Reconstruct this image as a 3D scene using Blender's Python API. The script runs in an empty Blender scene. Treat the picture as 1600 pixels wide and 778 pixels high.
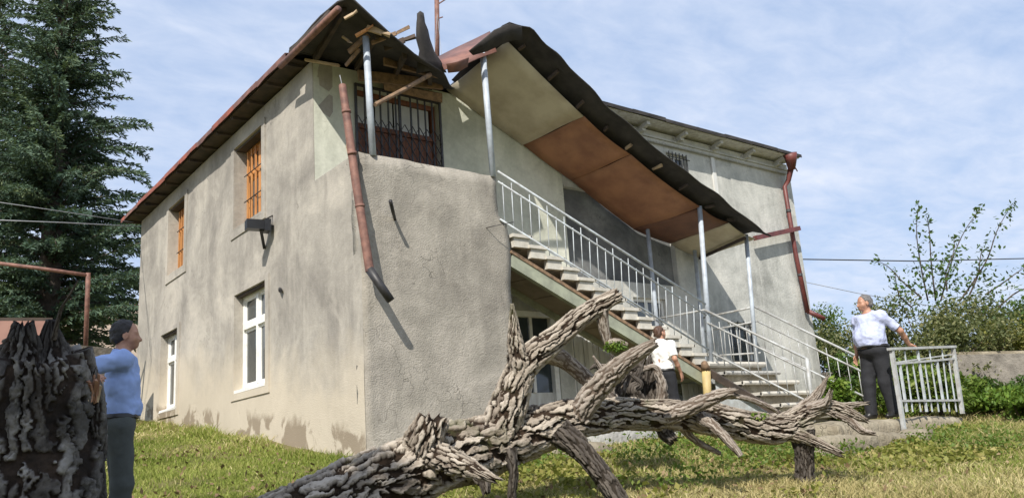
import bpy, math, random
import numpy as np
from mathutils import Matrix, Vector
random.seed(7); rng = np.random.default_rng(7)
C = bpy.context.scene.collection
sc = bpy.context.scene
# ------------------------------------------------------------------ camera
F_PX = 1301.0; CX, CY = 800.0, 389.0
def _dir(u, v):
    r = np.array([u-CX, v-CY, F_PX]); return r/np.linalg.norm(r)
AX = _dir(2500, 580); AY = _dir(-240, 780)          # the house's own axes seen as vanishing points
AY = AY-AX*(AX@AY); AY /= np.linalg.norm(AY); AZ = np.cross(AX, AY)
R3 = np.stack([AX, AY, AZ])
cam_d = bpy.data.cameras.new('camera'); cam = bpy.data.objects.new('camera', cam_d); C.objects.link(cam)
mw = Matrix.Identity(4)
for i, v in enumerate((R3@[1, 0, 0], R3@[0, -1, 0], R3@[0, 0, -1])):
    for j in range(3): mw[j][i] = v[j]
cam.matrix_world = mw
cam_d.sensor_width = 36; cam_d.lens = F_PX/1600*36; cam_d.clip_start = 0.05; cam_d.clip_end = 3000
sc.camera = cam
# ------------------------------------------------------------------ light
SUN = np.array([0.58, 0.44, -0.69]); SUN /= np.linalg.norm(SUN)
ELEV = math.asin(-SUN[2])
ld = bpy.data.lights.new('sun', 'SUN'); ld.energy = 4.8; ld.angle = math.radians(0.55); ld.color = (1.0, 0.945, 0.86)
lo = bpy.data.objects.new('sun', ld); C.objects.link(lo)
lo.rotation_euler = Vector(SUN).to_track_quat('-Z', 'Y').to_euler()
w = bpy.data.worlds.new('World'); sc.world = w; w.use_nodes = True
nt = w.node_tree; nt.nodes.clear()
def N(t, typ, **kw):
    n = t.nodes.new(typ)
    for k, v in kw.items(): setattr(n, k, v)
    return n
out = N(nt, 'ShaderNodeOutputWorld'); bg = N(nt, 'ShaderNodeBackground'); bg.inputs[1].default_value = 0.105
sky = N(nt, 'ShaderNodeTexSky', sky_type='NISHITA'); sky.sun_disc = False
sky.sun_elevation = ELEV; sky.sun_rotation = math.atan2(-SUN[0], -SUN[1]); sky.air_density = 1.0; sky.dust_density = 1.6; sky.ozone_density = 1.0
tc = N(nt, 'ShaderNodeTexCoord'); sep = N(nt, 'ShaderNodeSeparateXYZ'); nt.links.new(tc.outputs['Generated'], sep.inputs[0])
def wm(op, a, b=None):
    m = N(nt, 'ShaderNodeMath', operation=op)
    for k, s in enumerate((a, b)):
        if s is None: continue
        if isinstance(s, (int, float)): m.inputs[k].default_value = s
        else: nt.links.new(s, m.inputs[k])
    return m.outputs[0]
zz = wm('ADD', wm('MAXIMUM', sep.outputs[2], 0.0), 0.12)
cmb = N(nt, 'ShaderNodeCombineXYZ'); nt.links.new(wm('DIVIDE', sep.outputs[0], zz), cmb.inputs[0]); nt.links.new(wm('DIVIDE', sep.outputs[1], zz), cmb.inputs[1])
n1 = N(nt, 'ShaderNodeTexNoise'); n1.inputs['Scale'].default_value = 1.1; n1.inputs['Detail'].default_value = 6; n1.inputs['Roughness'].default_value = 0.55
mpg = N(nt, 'ShaderNodeMapping'); mpg.inputs['Rotation'].default_value = (0, 0, 0.5); mpg.inputs['Scale'].default_value = (1.0, 1.7, 1)
nt.links.new(cmb.outputs[0], n1.inputs['Vector']); nt.links.new(cmb.outputs[0], mpg.inputs[0])
n2 = N(nt, 'ShaderNodeTexNoise'); n2.inputs['Scale'].default_value = 6.5; n2.inputs['Detail'].default_value = 5; n2.inputs['Roughness'].default_value = 0.6; n2.inputs['Distortion'].default_value = 0.3
nt.links.new(mpg.outputs[0], n2.inputs['Vector'])
cl = wm('ADD', wm('MULTIPLY', n1.outputs[0], 0.62), wm('MULTIPLY', n2.outputs[0], 0.42))
rmp = N(nt, 'ShaderNodeMapRange'); rmp.inputs[1].default_value = 0.38; rmp.inputs[2].default_value = 0.68; rmp.inputs[3].default_value = 0.74; rmp.inputs[4].default_value = 0.97
nt.links.new(cl, rmp.inputs[0])
mixc = N(nt, 'ShaderNodeMix', data_type='RGBA'); mixc.inputs['B'].default_value = (6.1, 6.6, 7.9, 1)
veil = N(nt, 'ShaderNodeMix', data_type='RGBA'); veil.inputs['A'].default_value = (4.2, 5.4, 7.7, 1); veil.inputs['B'].default_value = (6.4, 6.9, 8.0, 1)
rm2 = N(nt, 'ShaderNodeMapRange'); rm2.inputs[1].default_value = 0.36; rm2.inputs[2].default_value = 0.72; nt.links.new(cl, rm2.inputs[0]); nt.links.new(rm2.outputs[0], veil.inputs['Factor'])
nt.links.new(veil.outputs['Result'], mixc.inputs['B'])
nt.links.new(rmp.outputs[0], mixc.inputs['Factor']); nt.links.new(sky.outputs[0], mixc.inputs['A'])
nt.links.new(mixc.outputs['Result'], bg.inputs[0]); nt.links.new(bg.outputs[0], out.inputs[0])
sc.view_settings.view_transform = 'Standard'; sc.view_settings.look = 'None'; sc.view_settings.gamma = 1; sc.view_settings.exposure = 0.30
sc.view_settings.use_curve_mapping = False
sc.cycles.max_bounces = 6

# ------------------------------------------------------------------ pixel -> place helpers
def ray(u, v): return R3@np.array([(u-CX)/F_PX, (v-CY)/F_PX, 1.0])
def at(u, v, y=None, x=None, z=None, d=None):
    r = ray(u, v)
    if y is not None: return r*(y/r[1])
    if x is not None: return r*(x/r[0])
    if z is not None: return r*(z/r[2])
    return r*d
X0, YP, YF, YB = 4.92, 9.283, 10.631, 20.1          # side wall, balcony front, front wall, back of the house
XR = 16.86
def gz(x, y):
    x = np.asarray(x, float); y = np.asarray(y, float)
    z = -1.45+0.035*np.clip(x, -30, 14)+0.142*np.clip(y, -6, 9.3)+0.115*np.clip(y-9.3, 0, 13)
    return z
# ------------------------------------------------------------------ noise
def _h(ix, iy, iz, s):
    n = (ix*374761393+iy*668265263+iz*2147483647+s*974634541) & 0xffffffff
    n = (n ^ (n >> 13))*1274126177 & 0xffffffff
    n = (n ^ (n >> 16))*2246822519 & 0xffffffff
    return ((n ^ (n >> 15)) & 0xffffff)/float(0x1000000)
def vnoise(p, s=0):
    p = np.asarray(p, float); i = np.floor(p).astype(np.int64); f = p-i; f = f*f*(3-2*f); r = 0
    for a in (0, 1):
        for b in (0, 1):
            for c in (0, 1):
                wgt = (f[..., 0] if a else 1-f[..., 0])*(f[..., 1] if b else 1-f[..., 1])*(f[..., 2] if c else 1-f[..., 2])
                r = r+wgt*_h(i[..., 0]+a, i[..., 1]+b, i[..., 2]+c, s)
    return r
def fbm(p, o=4, s=0):
    p = np.asarray(p, float); r = 0; a = .5
    for k in range(o): r = r+a*(vnoise(p*2**k, s+k)-.5); a *= .5
    return r*2
# ------------------------------------------------------------------ mesh helpers
class MB:
    def __init__(s): s.v = []; s.f = []
    def add(s, vs, fs):
        n = len(s.v); s.v += [tuple(map(float, q)) for q in vs]; s.f += [tuple(n+k for k in q) for q in fs]; return s
    def box(s, lo, hi):
        (a, b, c), (d, e, f) = lo, hi
        return s.add([(a, b, c), (d, b, c), (d, e, c), (a, e, c), (a, b, f), (d, b, f), (d, e, f), (a, e, f)],
                     [(0, 3, 2, 1), (4, 5, 6, 7), (0, 1, 5, 4), (1, 2, 6, 5), (2, 3, 7, 6), (3, 0, 4, 7)])
    def beam(s, p, q, wd, ht, up=(0, 0, 1), jit=0):
        p = np.array(p, float); q = np.array(q, float); d = q-p; d /= np.linalg.norm(d); u = np.array(up, float)
        a = np.cross(d, u); a /= np.linalg.norm(a); b = np.cross(a, d)
        vs = [e+a*sx*wd/2+b*sy*ht/2+(np.array([random.uniform(-jit, jit) for _ in range(3)]) if jit else 0) for e in (p, q) for sx, sy in ((-1, -1), (1, -1), (1, 1), (-1, 1))]
        return s.add(vs, [(0, 1, 2, 3), (7, 6, 5, 4), (0, 4, 5, 1), (1, 5, 6, 2), (2, 6, 7, 3), (3, 7, 4, 0)])
    def tube(s, pts, rad, n=10, cap=True):
        pts = [np.array(p, float) for p in pts]; m = len(pts)
        if not hasattr(rad, '__len__'): rad = [rad]*m
        vs = []; fs = []; u = None
        for i in range(m):
            d = pts[min(i+1, m-1)]-pts[max(i-1, 0)]; d /= np.linalg.norm(d)
            if u is None:
                u = np.cross(d, [0, 0, 1.]);
                if np.linalg.norm(u) < 1e-3: u = np.array([1., 0, 0])
            u = u-d*(u@d); u /= np.linalg.norm(u); b = np.cross(d, u)
            for k in range(n):
                t = 2*math.pi*k/n; vs.append(pts[i]+rad[i]*(math.cos(t)*u+math.sin(t)*b))
        for i in range(m-1):
            for k in range(n): fs.append((i*n+k, i*n+(k+1) % n, (i+1)*n+(k+1) % n, (i+1)*n+k))
        if cap: fs.append(tuple(range(n))[::-1]); fs.append(tuple((m-1)*n+k for k in range(n)))
        return s.add(vs, fs)
    def slab(s, poly, thick):
        """polygon of 3-D points with real thickness along its normal"""
        poly = [np.array(p, float) for p in poly]; n = len(poly); nm = np.zeros(3)
        for i in range(n): nm += np.cross(poly[i], poly[(i+1) % n])
        nm /= np.linalg.norm(nm); vs = poly+[p-nm*thick for p in poly]
        return s.add(vs, [tuple(range(n)), tuple(range(2*n-1, n-1, -1))]+[(i, n+i, n+(i+1) % n, (i+1) % n) for i in range(n)])
    def sheet(s, grid, thick):
        """grid[i][j] of points -> sheet with thickness"""
        a = np.array(grid, float); m, n = a.shape[:2]
        du = np.gradient(a, axis=0); dv = np.gradient(a, axis=1); nm = np.cross(du, dv); nm /= np.linalg.norm(nm, axis=2, keepdims=True)+1e-9
        b = a-nm*thick; vs = list(a.reshape(-1, 3))+list(b.reshape(-1, 3)); o = m*n; fs = []
        for i in range(m-1):
            for j in range(n-1):
                q = (i*n+j, (i+1)*n+j, (i+1)*n+j+1, i*n+j+1); fs.append(q); fs.append(tuple(o+k for k in q[::-1]))
        ring = [j for j in range(n)]+[i*n+n-1 for i in range(1, m)]+[(m-1)*n+j for j in range(n-2, -1, -1)]+[i*n for i in range(m-2, 0, -1)]
        for k in range(len(ring)):
            p, q = ring[k], ring[(k+1) % len(ring)]; fs.append((p, q, o+q, o+p))
        return s.add(vs, fs)
    def build(s, name, mat, parent=None, smooth=False, **kw): return mesh_obj(name, s.v, s.f, mat, parent, smooth, **kw)
def tagit(o, label=None, cat=None, group=None, kind=None):
    if label: o['label'] = label
    if cat: o['category'] = cat
    if group: o['group'] = group
    if kind: o['kind'] = kind
    return o
ORG = {}
def org(o):
    p = np.zeros(3)
    while o is not None: p = p+np.array(o.location); o = o.parent
    return p
def mesh_obj(name, v, f, mat, parent=None, smooth=False, label=None, cat=None, group=None, kind=None, origin=None, attrs=None):
    v = np.asarray(v, float).reshape(-1, 3)
    base = org(parent) if parent is not None else (np.array(origin, float) if origin is not None else np.zeros(3))
    me = bpy.data.meshes.new(name)
    if isinstance(f, np.ndarray):
        k = f.shape[1]; me.vertices.add(len(v)); me.vertices.foreach_set('co', (v-base).astype(np.float32).ravel())
        me.loops.add(f.size); me.loops.foreach_set('vertex_index', f.astype(np.int32).ravel())
        me.polygons.add(len(f)); me.polygons.foreach_set('loop_start', np.arange(0, f.size, k, dtype=np.int32)); me.polygons.foreach_set('loop_total', np.full(len(f), k, dtype=np.int32))
        me.update(calc_edges=True); me.validate()
    else:
        me.from_pydata([tuple(q) for q in (v-base)], [], f); me.update()
    if smooth: me.polygons.foreach_set('use_smooth', [True]*len(me.polygons))
    for an, av in (attrs or {}).items():
        at_ = me.attributes.new(an, 'FLOAT', 'POINT'); at_.data.foreach_set('value', np.asarray(av, np.float32))
    me.materials.append(mat)
    o = bpy.data.objects.new(name, me); C.objects.link(o)
    if parent is not None: o.parent = parent
    elif origin is not None: o.location = origin
    return tagit(o, label, cat, group, kind)
def thing(name, loc, label, cat, group=None):
    o = bpy.data.objects.new(name, None); o.empty_display_size = 0.2; C.objects.link(o); o.location = tuple(map(float, loc)); return tagit(o, label, cat, group)
# ------------------------------------------------------------------ materials
MATS = {}
def new_mat(name):
    m = bpy.data.materials.new(name); m.use_nodes = True; t = m.node_tree; b = t.nodes['Principled BSDF']; return m, t, b
def ramp(t, fac, stops):
    r = N(t, 'ShaderNodeValToRGB'); e = r.color_ramp.elements
    while len(e) > 1: e.remove(e[-1])
    for i, (p, c) in enumerate(stops):
        q = e[0] if i == 0 else e.new(p)
        q.position = p; q.color = (*c, 1) if len(c) == 3 else c
    t.links.new(fac, r.inputs[0]); return r.outputs[0]
def noise(t, scale, detail=5, rough=.6, vec=None, dist=0, stretch=None):
    n = N(t, 'ShaderNodeTexNoise'); n.inputs['Scale'].default_value = scale; n.inputs['Detail'].default_value = detail; n.inputs['Roughness'].default_value = rough; n.inputs['Distortion'].default_value = dist
    if vec is None:
        c = N(t, 'ShaderNodeTexCoord'); vec = c.outputs['Object']
    if stretch:
        mp = N(t, 'ShaderNodeMapping'); mp.inputs['Scale'].default_value = stretch; t.links.new(vec, mp.inputs[0]); vec = mp.outputs[0]
    t.links.new(vec, n.inputs['Vector']); return n.outputs[0]
def mix(t, fac, a, b, mode='MIX'):
    m = N(t, 'ShaderNodeMix', data_type='RGBA', blend_type=mode)
    for k, s in (('Factor', fac), ('A', a), ('B', b)):
        if isinstance(s, (int, float)): m.inputs[k].default_value = s
        elif isinstance(s, tuple): m.inputs[k].default_value = (*s, 1)
        else: t.links.new(s, m.inputs[k])
    return m.outputs['Result']
def rng_(t, v, a, b, c=0., d=1.):
    m = N(t, 'ShaderNodeMapRange'); m.inputs[1].default_value = a; m.inputs[2].default_value = b; m.inputs[3].default_value = c; m.inputs[4].default_value = d; t.links.new(v, m.inputs[0]); return m.outputs[0]
def math_(t, op, a, b=0.):
    m = N(t, 'ShaderNodeMath', operation=op)
    for k, s in enumerate((a, b)):
        if isinstance(s, (int, float)): m.inputs[k].default_value = s
        else: t.links.new(s, m.inputs[k])
    return m.outputs[0]
def bump(t, b, h, strength, dist):
    n = N(t, 'ShaderNodeBump'); n.inputs['Strength'].default_value = strength; n.inputs['Distance'].default_value = dist; t.links.new(h, n.inputs['Height']); t.links.new(n.outputs[0], b.inputs['Normal'])
def simple(name, a, b2=None, rough=.6, scale=6, metal=0., bmp=0, bd=.005, bscale=60, stretch=None, spec=.5, lo=.35, hi=.65):
    m, t, b = new_mat(name)
    if b2 is None: b2 = tuple(c*.7 for c in a)
    t.links.new(ramp(t, noise(t, scale, stretch=stretch), [(lo, b2), (hi, a)]), b.inputs['Base Color'])
    b.inputs['Roughness'].default_value = rough; b.inputs['Metallic'].default_value = metal; b.inputs['Specular IOR Level'].default_value = spec
    if bmp: bump(t, b, noise(t, bscale, 6, .65, stretch=stretch), bmp, bd)
    MATS[name] = m; return m
def plaster(name, c1, c2, c3, tan=None, streak=.5, bscale=28, bstr=.6, bdist=.02, base=None):
    m, t, b = new_mat(name)
    tc_ = N(t, 'ShaderNodeTexCoord').outputs['Object']; sp = N(t, 'ShaderNodeSeparateXYZ'); t.links.new(tc_, sp.inputs[0])
    col = ramp(t, noise(t, .62, 8, .66, tc_, .5), [(.34, c1), (.5, c2), (.64, c3)])
    st = noise(t, 1.6, 5, .6, tc_, .2, (2.6, 2.6, .28))
    col = mix(t, rng_(t, st, .5, .72, 0, streak), col, tuple(min(1, c*1.22) for c in c3))
    st2 = noise(t, 1.1, 5, .65, tc_, .3, (2.2, 2.2, .4))
    col = mix(t, rng_(t, st2, .58, .78, 0, streak*.6), col, tuple(c*.66 for c in c1))
    bl = noise(t, 1.35, 8, .64, tc_, .9)
    col = mix(t, rng_(t, bl, .50, .66, 0, .34), col, tuple(c*.80 for c in c1)); col = mix(t, rng_(t, bl, .36, .46, .3, 0), col, tuple(min(1, c*1.12) for c in c3))
    col = mix(t, .35, col, ramp(t, noise(t, 14, 6, .7, tc_), [(.3, (.55, .55, .55)), (.7, (1.0, 1.0, 1.0))]), 'MULTIPLY')
    # fine hairline cracks
    vo = N(t, 'ShaderNodeTexVoronoi', feature='DISTANCE_TO_EDGE'); vo.inputs['Scale'].default_value = .8
    nv = N(t, 'ShaderNodeTexNoise'); nv.inputs['Scale'].default_value = 3.; t.links.new(tc_, nv.inputs['Vector'])
    vadd = N(t, 'ShaderNodeVectorMath', operation='ADD'); t.links.new(tc_, vadd.inputs[0]); t.links.new(nv.outputs['Color'], vadd.inputs[1]); t.links.new(vadd.outputs[0], vo.inputs['Vector'])
    crk = math_(t, 'MULTIPLY', rng_(t, vo.outputs[0], .0, .006, 1, 0), rng_(t, noise(t, .9, 2, .5, tc_), .52, .6, 0, .55))
    col = mix(t, crk, col, tuple(c*.35 for c in c1))
    if tan:
        zr = math_(t, 'SUBTRACT', sp.outputs[2], math_(t, 'MULTIPLY', math_(t, 'ADD', sp.outputs[1], 1.3), .115))
        zn = math_(t, 'ADD', zr, math_(t, 'MULTIPLY', noise(t, 1.3, 5, .6, tc_), -1.6))
        col = mix(t, rng_(t, zn, tan[1]-.5, tan[1]+.35, .75, 0), col, tan[0])
        pk = math_(t, 'MULTIPLY', rng_(t, noise(t, 1.7, 6, .6, tc_, .5), .50, .55), rng_(t, math_(t, 'ADD', zr, math_(t, 'MULTIPLY', noise(t, 5, 4, .6, tc_), .35)), tan[1]+.05, tan[1]+.2, 1, 0))
        col = mix(t, math_(t, 'MULTIPLY', pk, .75), col, tan[2])
    t.links.new(col, b.inputs['Base Color']); b.inputs['Roughness'].default_value = .92; b.inputs['Specular IOR Level'].default_value = .2
    h = math_(t, 'ADD', math_(t, 'MULTIPLY', noise(t, bscale, 3, .55, tc_), 1.0), math_(t, 'MULTIPLY', noise(t, 4, 3, .5, tc_), 1.1))
    h = math_(t, 'SUBTRACT', h, math_(t, 'MULTIPLY', crk, .6))
    bump(t, b, h, bstr, bdist); MATS[name] = m; return m
plaster('plaster_side', (.255, .235, .208), (.37, .343, .30), (.50, .46, .395), ((.56, .49, .38), .45, (.20, .155, .105)), .30, 48, .5, .010)
plaster('plaster_rough', (.225, .205, .175), (.345, .318, .27), (.46, .42, .36), None, .28, 52, .8, .015)
plaster('plaster_front', (.31, .31, .285), (.50, .50, .46), (.62, .61, .56), None, .5, 24, .5, .015)
plaster('plaster_green', (.45, .46, .38), (.59, .60, .50), (.70, .70, .60), None, .35, 20, .3, .01)
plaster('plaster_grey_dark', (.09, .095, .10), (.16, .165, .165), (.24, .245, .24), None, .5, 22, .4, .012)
plaster('concrete', (.20, .17, .12), (.30, .26, .19), (.40, .36, .27), None, .4, 20, .9, .03)
plaster('concrete_grey', (.30, .29, .27), (.42, .41, .38), (.53, .52, .48), None, .3, 20, .8, .02)
simple('wood_orange', (.62, .30, .10), (.40, .17, .055), .55, 5, bmp=.3, bscale=40, stretch=(8, 8, .6))
simple('wood_old', (.30, .19, .11), (.13, .085, .055), .85, 4, bmp=.6, bscale=30, stretch=(3, 3, 3))
simple('wood_pale', (.50, .38, .25), (.30, .21, .13), .85, 4, bmp=.5, bscale=30)
simple('wood_dark', (.085, .060, .045), (.035, .028, .024), .9, 4, bmp=.5, bscale=30)
simple('wood_door', (.26, .10, .045), (.15, .055, .028), .5, 4, bmp=.2, bscale=30, stretch=(6, 6, .5))
simple('white_paint', (.80, .79, .75), (.62, .60, .55), .5, 7, bmp=.3, bscale=50, lo=.25, hi=.5)
simple('white_board', (.72, .72, .69), (.50, .48, .44), .6, 3, bmp=.4, bscale=40, stretch=(4, 4, .5))
simple('steel_grey', (.50, .56, .62), (.34, .37, .41), .45, 5, metal=.0, bmp=.15, bscale=40)
simple('steel_white', (.50, .55, .58), (.34, .35, .35), .45, 9, bmp=.2, bscale=40)
simple('rail_grey', (.46, .48, .48), (.30, .29, .27), .5, 9, bmp=.25, bscale=50)
simple('pipe_rust', (.25, .125, .092), (.12, .058, .045), .7, 9, bmp=.3, bscale=40)
simple('red_paint', (.17, .045, .038), (.10, .028, .025), .5, 6, bmp=.3, bscale=40)
simple('black_plastic', (.018, .018, .019), (.010, .010, .011), .35, 8)
simple('black_iron', (.035, .035, .038), (.02, .018, .017), .5, 8)
simple('grille_iron', (.055, .06, .075), (.04, .035, .035), .5, 8)
simple('bitumen', (.050, .045, .042), (.022, .020, .020), .85, 3, bmp=.5, bscale=25, bd=.01)
simple('tin_rust', (.25, .115, .085), (.12, .06, .05), .6, 3, bmp=.3, bscale=20)
simple('tin_red', (.36, .10, .06), (.18, .065, .045), .6, 4, bmp=.4, bscale=20)
simple('ply_brown', (.36, .17, .085), (.24, .105, .055), .6, 2.6, bmp=.15, bscale=30)
simple('ply_dark', (.18, .08, .045), (.11, .048, .03), .6, 3, bmp=.15, bscale=30)
simple('board_cream', (.58, .52, .39), (.40, .34, .24), .8, 1.6, bmp=.2, bscale=30)
simple('stair_green', (.36, .38, .28), (.24, .25, .19), .7, 5, bmp=.3, bscale=40)
simple('stair_soffit', (.27, .22, .17), (.19, .155, .12), .85, 3, bmp=.4, bscale=25)
simple('stair_tread', (.62, .59, .52), (.44, .41, .35), .85, 6, bmp=.5, bscale=30)
simple('moss_green', (.10, .14, .03), (.06, .08, .02), .95, 8, bmp=.6, bscale=60)
simple('yellow_paint', (.55, .42, .18), (.42, .32, .15), .6, 6, bmp=.3, bscale=40)
simple('pink_wall', (.34, .19, .15), (.25, .13, .105), .8, 2, bmp=.3, bscale=25)
simple('brick_far', (.45, .20, .14), (.34, .14, .10), .9, 12)
simple('cream_far', (.62, .50, .40), (.48, .38, .30), .9, 2)
simple('stone_wall', (.26, .235, .20), (.15, .135, .115), .9, 5, bmp=.8, bscale=9, bd=.05)
simple('cable', (.03, .03, .03), None, .6)
simple('cable_pale', (.35, .36, .38), None, .5)
m, t, b = new_mat('glass'); b.inputs['Base Color'].default_value = (.035, .045, .05, 1); b.inputs['Roughness'].default_value = .08; b.inputs['Specular IOR Level'].default_value = .8; MATS['glass'] = m
bump(t, b, noise(t, 2.5, 2), .08, .02)
simple('curtain', (.50, .49, .46), (.36, .35, .33), .8, 3, stretch=(9, 9, .4))
simple('frosted', (.70, .71, .69), (.55, .56, .55), .4, 3)
# people
simple('skin', (.46, .25, .165), (.36, .18, .115), .55, 25)
simple('hair_dark', (.022, .018, .016), (.012, .010, .010), .6, 60, bmp=.5, bscale=220, bd=.004)
simple('hair_grey', (.17, .16, .155), (.07, .065, .062), .6, 60, bmp=.5, bscale=220, bd=.004)
simple('hair_brown', (.10, .050, .028), (.05, .025, .016), .6, 60, bmp=.5, bscale=220, bd=.004)
simple('shirt_blue', (.34, .46, .78), (.29, .40, .70), .85, 8, bmp=.12, bscale=18, bd=.012)
simple('shirt_pale', (.47, .51, .70), (.41, .45, .64), .85, 8, bmp=.12, bscale=18, bd=.012)
simple('shirt_white', (.82, .80, .76), (.76, .74, .70), .85, 8, bmp=.12, bscale=18, bd=.012)
simple('trousers_grey', (.085, .095, .088), (.06, .068, .064), .9, 8, bmp=.3, bscale=12, bd=.02)
simple('trousers_black', (.018, .019, .023), (.012, .012, .015), .85, 8, bmp=.3, bscale=12, bd=.02)
simple('leather', (.02, .018, .016), (.012, .011, .010), .4, 10)
simple('eye_white', (.7, .68, .64), None, .3)
def bark_mat(name, cols, rough=.95, moss=.0, char=0.):
    m, t, b = new_mat(name)
    at_ = N(t, 'ShaderNodeAttribute', attribute_name='plate').outputs['Fac']
    hh = N(t, 'ShaderNodeAttribute', attribute_name='crust').outputs['Fac']
    tc_ = N(t, 'ShaderNodeTexCoord').outputs['Object']
    f = math_(t, 'ADD', math_(t, 'MULTIPLY', at_, .5), math_(t, 'MULTIPLY', noise(t, 9, 6, .7, tc_), .5))
    crust = ramp(t, f, [(.25, cols[0]), (.45, cols[1]), (.7, cols[2])])
    inner = ramp(t, noise(t, 16, 5, .7, tc_), [(.3, cols[3]), (.7, cols[4])])       # reddish inner bark between the plates
    col = mix(t, rng_(t, hh, .25, .8), inner, crust)
    if moss: col = mix(t, rng_(t, noise(t, 2.3, 5, .65, tc_), .56, .66, 0, moss), col, (.055, .07, .018))
    if char: col = mix(t, rng_(t, noise(t, 2.6, 6, .65, tc_), .36, .56, 0, char), col, (.012, .011, .011))
    t.links.new(col, b.inputs['Base Color']); b.inputs['Roughness'].default_value = rough; b.inputs['Specular IOR Level'].default_value = .15
    bump(t, b, noise(t, 45, 7, .7, tc_), .8, .012); MATS[name] = m
bark_mat('bark', [(.15, .12, .095), (.30, .255, .205), (.46, .405, .335), (.016, .012, .009), (.05, .032, .02)], moss=.45)
bark_mat('bark_bare', [(.17, .14, .115), (.28, .24, .20), (.40, .35, .30), (.09, .068, .05), (.18, .14, .11)])
bark_mat('bark_dark', [(.05, .043, .038), (.09, .077, .066), (.14, .12, .10), (.025, .02, .016), (.05, .04, .03)])
bark_mat('bark_char', [(.10, .088, .078), (.24, .22, .20), (.44, .42, .39), (.03, .022, .017), (.085, .06, .045)], char=.8)
simple('wood_split', (.42, .24, .15), (.22, .11, .07), .85, 6, bmp=.7, bscale=25)
simple('trunk_far', (.11, .085, .065), (.06, .048, .04), .95, 5, bmp=.8, bscale=14, bd=.04)
def leaf_mat(name, a, b2, c=None, trans=.35, rough=.55):
    m, t, b = new_mat(name)
    at_ = N(t, 'ShaderNodeAttribute', attribute_name='tone').outputs['Fac']
    st = [(0., b2), (.6, a)]+([(.9, c)] if c else [])
    col = ramp(t, at_, st); t.links.new(col, b.inputs['Base Color']); b.inputs['Roughness'].default_value = rough; b.inputs['Specular IOR Level'].default_value = .3
    tr = N(t, 'ShaderNodeBsdfTranslucent'); t.links.new(mix(t, .5, col, (.20, .26, .03)), tr.inputs[0])
    ms = N(t, 'ShaderNodeMixShader'); ms.inputs[0].default_value = trans; o = t.nodes['Material Output']
    t.links.new(b.outputs[0], ms.inputs[1]); t.links.new(tr.outputs[0], ms.inputs[2]); t.links.new(ms.outputs[0], o.inputs[0]); MATS[name] = m
leaf_mat('needles', (.085, .135, .085), (.038, .07, .052), (.155, .20, .10), .12, .6)
leaf_mat('leaf_olive', (.16, .18, .075), (.075, .095, .04), (.30, .28, .13))
leaf_mat('leaf_green', (.075, .14, .03), (.035, .07, .015), (.14, .21, .05))
leaf_mat('leaf_bright', (.12, .21, .028), (.06, .12, .015), (.22, .29, .05))
leaf_mat('leaf_yellow', (.26, .26, .06), (.15, .175, .03), (.40, .34, .12))
leaf_mat('leaf_dark', (.05, .085, .03), (.02, .035, .014), (.08, .12, .04), .2)
leaf_mat('grass', (.25, .30, .055), (.14, .19, .03), (.43, .42, .14), .35, .7)
leaf_mat('grass_dry', (.50, .42, .20), (.33, .28, .11), (.64, .56, .30), .3, .8)
leaf_mat('litter', (.20, .13, .07), (.10, .065, .04), (.32, .24, .14), .1, .9)
leaf_mat('weed', (.12, .19, .03), (.06, .105, .015), (.22, .27, .06))
m, t, b = new_mat('ground')
tc_ = N(t, 'ShaderNodeTexCoord').outputs['Object']
col = ramp(t, noise(t, .55, 6, .6, tc_), [(.3, (.13, .145, .04)), (.5, (.22, .205, .08)), (.68, (.32, .27, .14))])
col = mix(t, .5, col, ramp(t, noise(t, 9, 6, .7, tc_), [(.3, (.35, .33, .28)), (.7, (1, 1, 1))]), 'MULTIPLY')
t.links.new(col, b.inputs['Base Color']); b.inputs['Roughness'].default_value = 1; b.inputs['Specular IOR Level'].default_value = .1
bump(t, b, noise(t, 25, 7, .7, tc_), .9, .05); MATS['ground'] = m
M = MATS
# ================================================================== ground
def axis_pts(a, b, fine0, fine1, step, coarse):
    p = list(np.arange(fine0, fine1, step)); q = fine0; s = step
    while q > a: s = min(s*1.35, coarse); q -= s; p.insert(0, max(q, a))
    q = fine1; s = step
    while q < b: p.append(q); s = min(s*1.35, coarse); q += s
    p.append(b); return np.array(p)
gx = axis_pts(-320, 420, -1, 15, .14, 40); gy = axis_pts(-120, 620, 3, 15, .14, 40)
GX, GY = np.meshgrid(gx, gy, indexing='ij')
near = np.exp(-((GX-6)/14)**2-((GY-7)/14)**2)
GZ = gz(GX, GY)+near*(fbm(np.stack([GX*.9, GY*.9, GX*0], -1), 3, 3)*.06+fbm(np.stack([GX*3, GY*3, GX*0+5], -1), 2, 5)*.02)
def ground_h(x, y): 
    x = np.asarray(x, float); y = np.asarray(y, float); nr = np.exp(-((x-6)/14)**2-((y-7)/14)**2)
    return gz(x, y)+nr*(fbm(np.stack([x*.9, y*.9, x*0], -1), 3, 3)*.06+fbm(np.stack([x*3, y*3, x*0+5], -1), 2, 5)*.02)
nx_, ny_ = GX.shape; idx = np.arange(nx_*ny_).reshape(nx_, ny_)
gf = np.stack([idx[:-1, :-1], idx[1:, :-1], idx[1:, 1:], idx[:-1, 1:]], -1).reshape(-1, 4)
mesh_obj('ground', np.stack([GX, GY, GZ], -1).reshape(-1, 3), gf, M['ground'], smooth=True, kind='structure')
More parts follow.
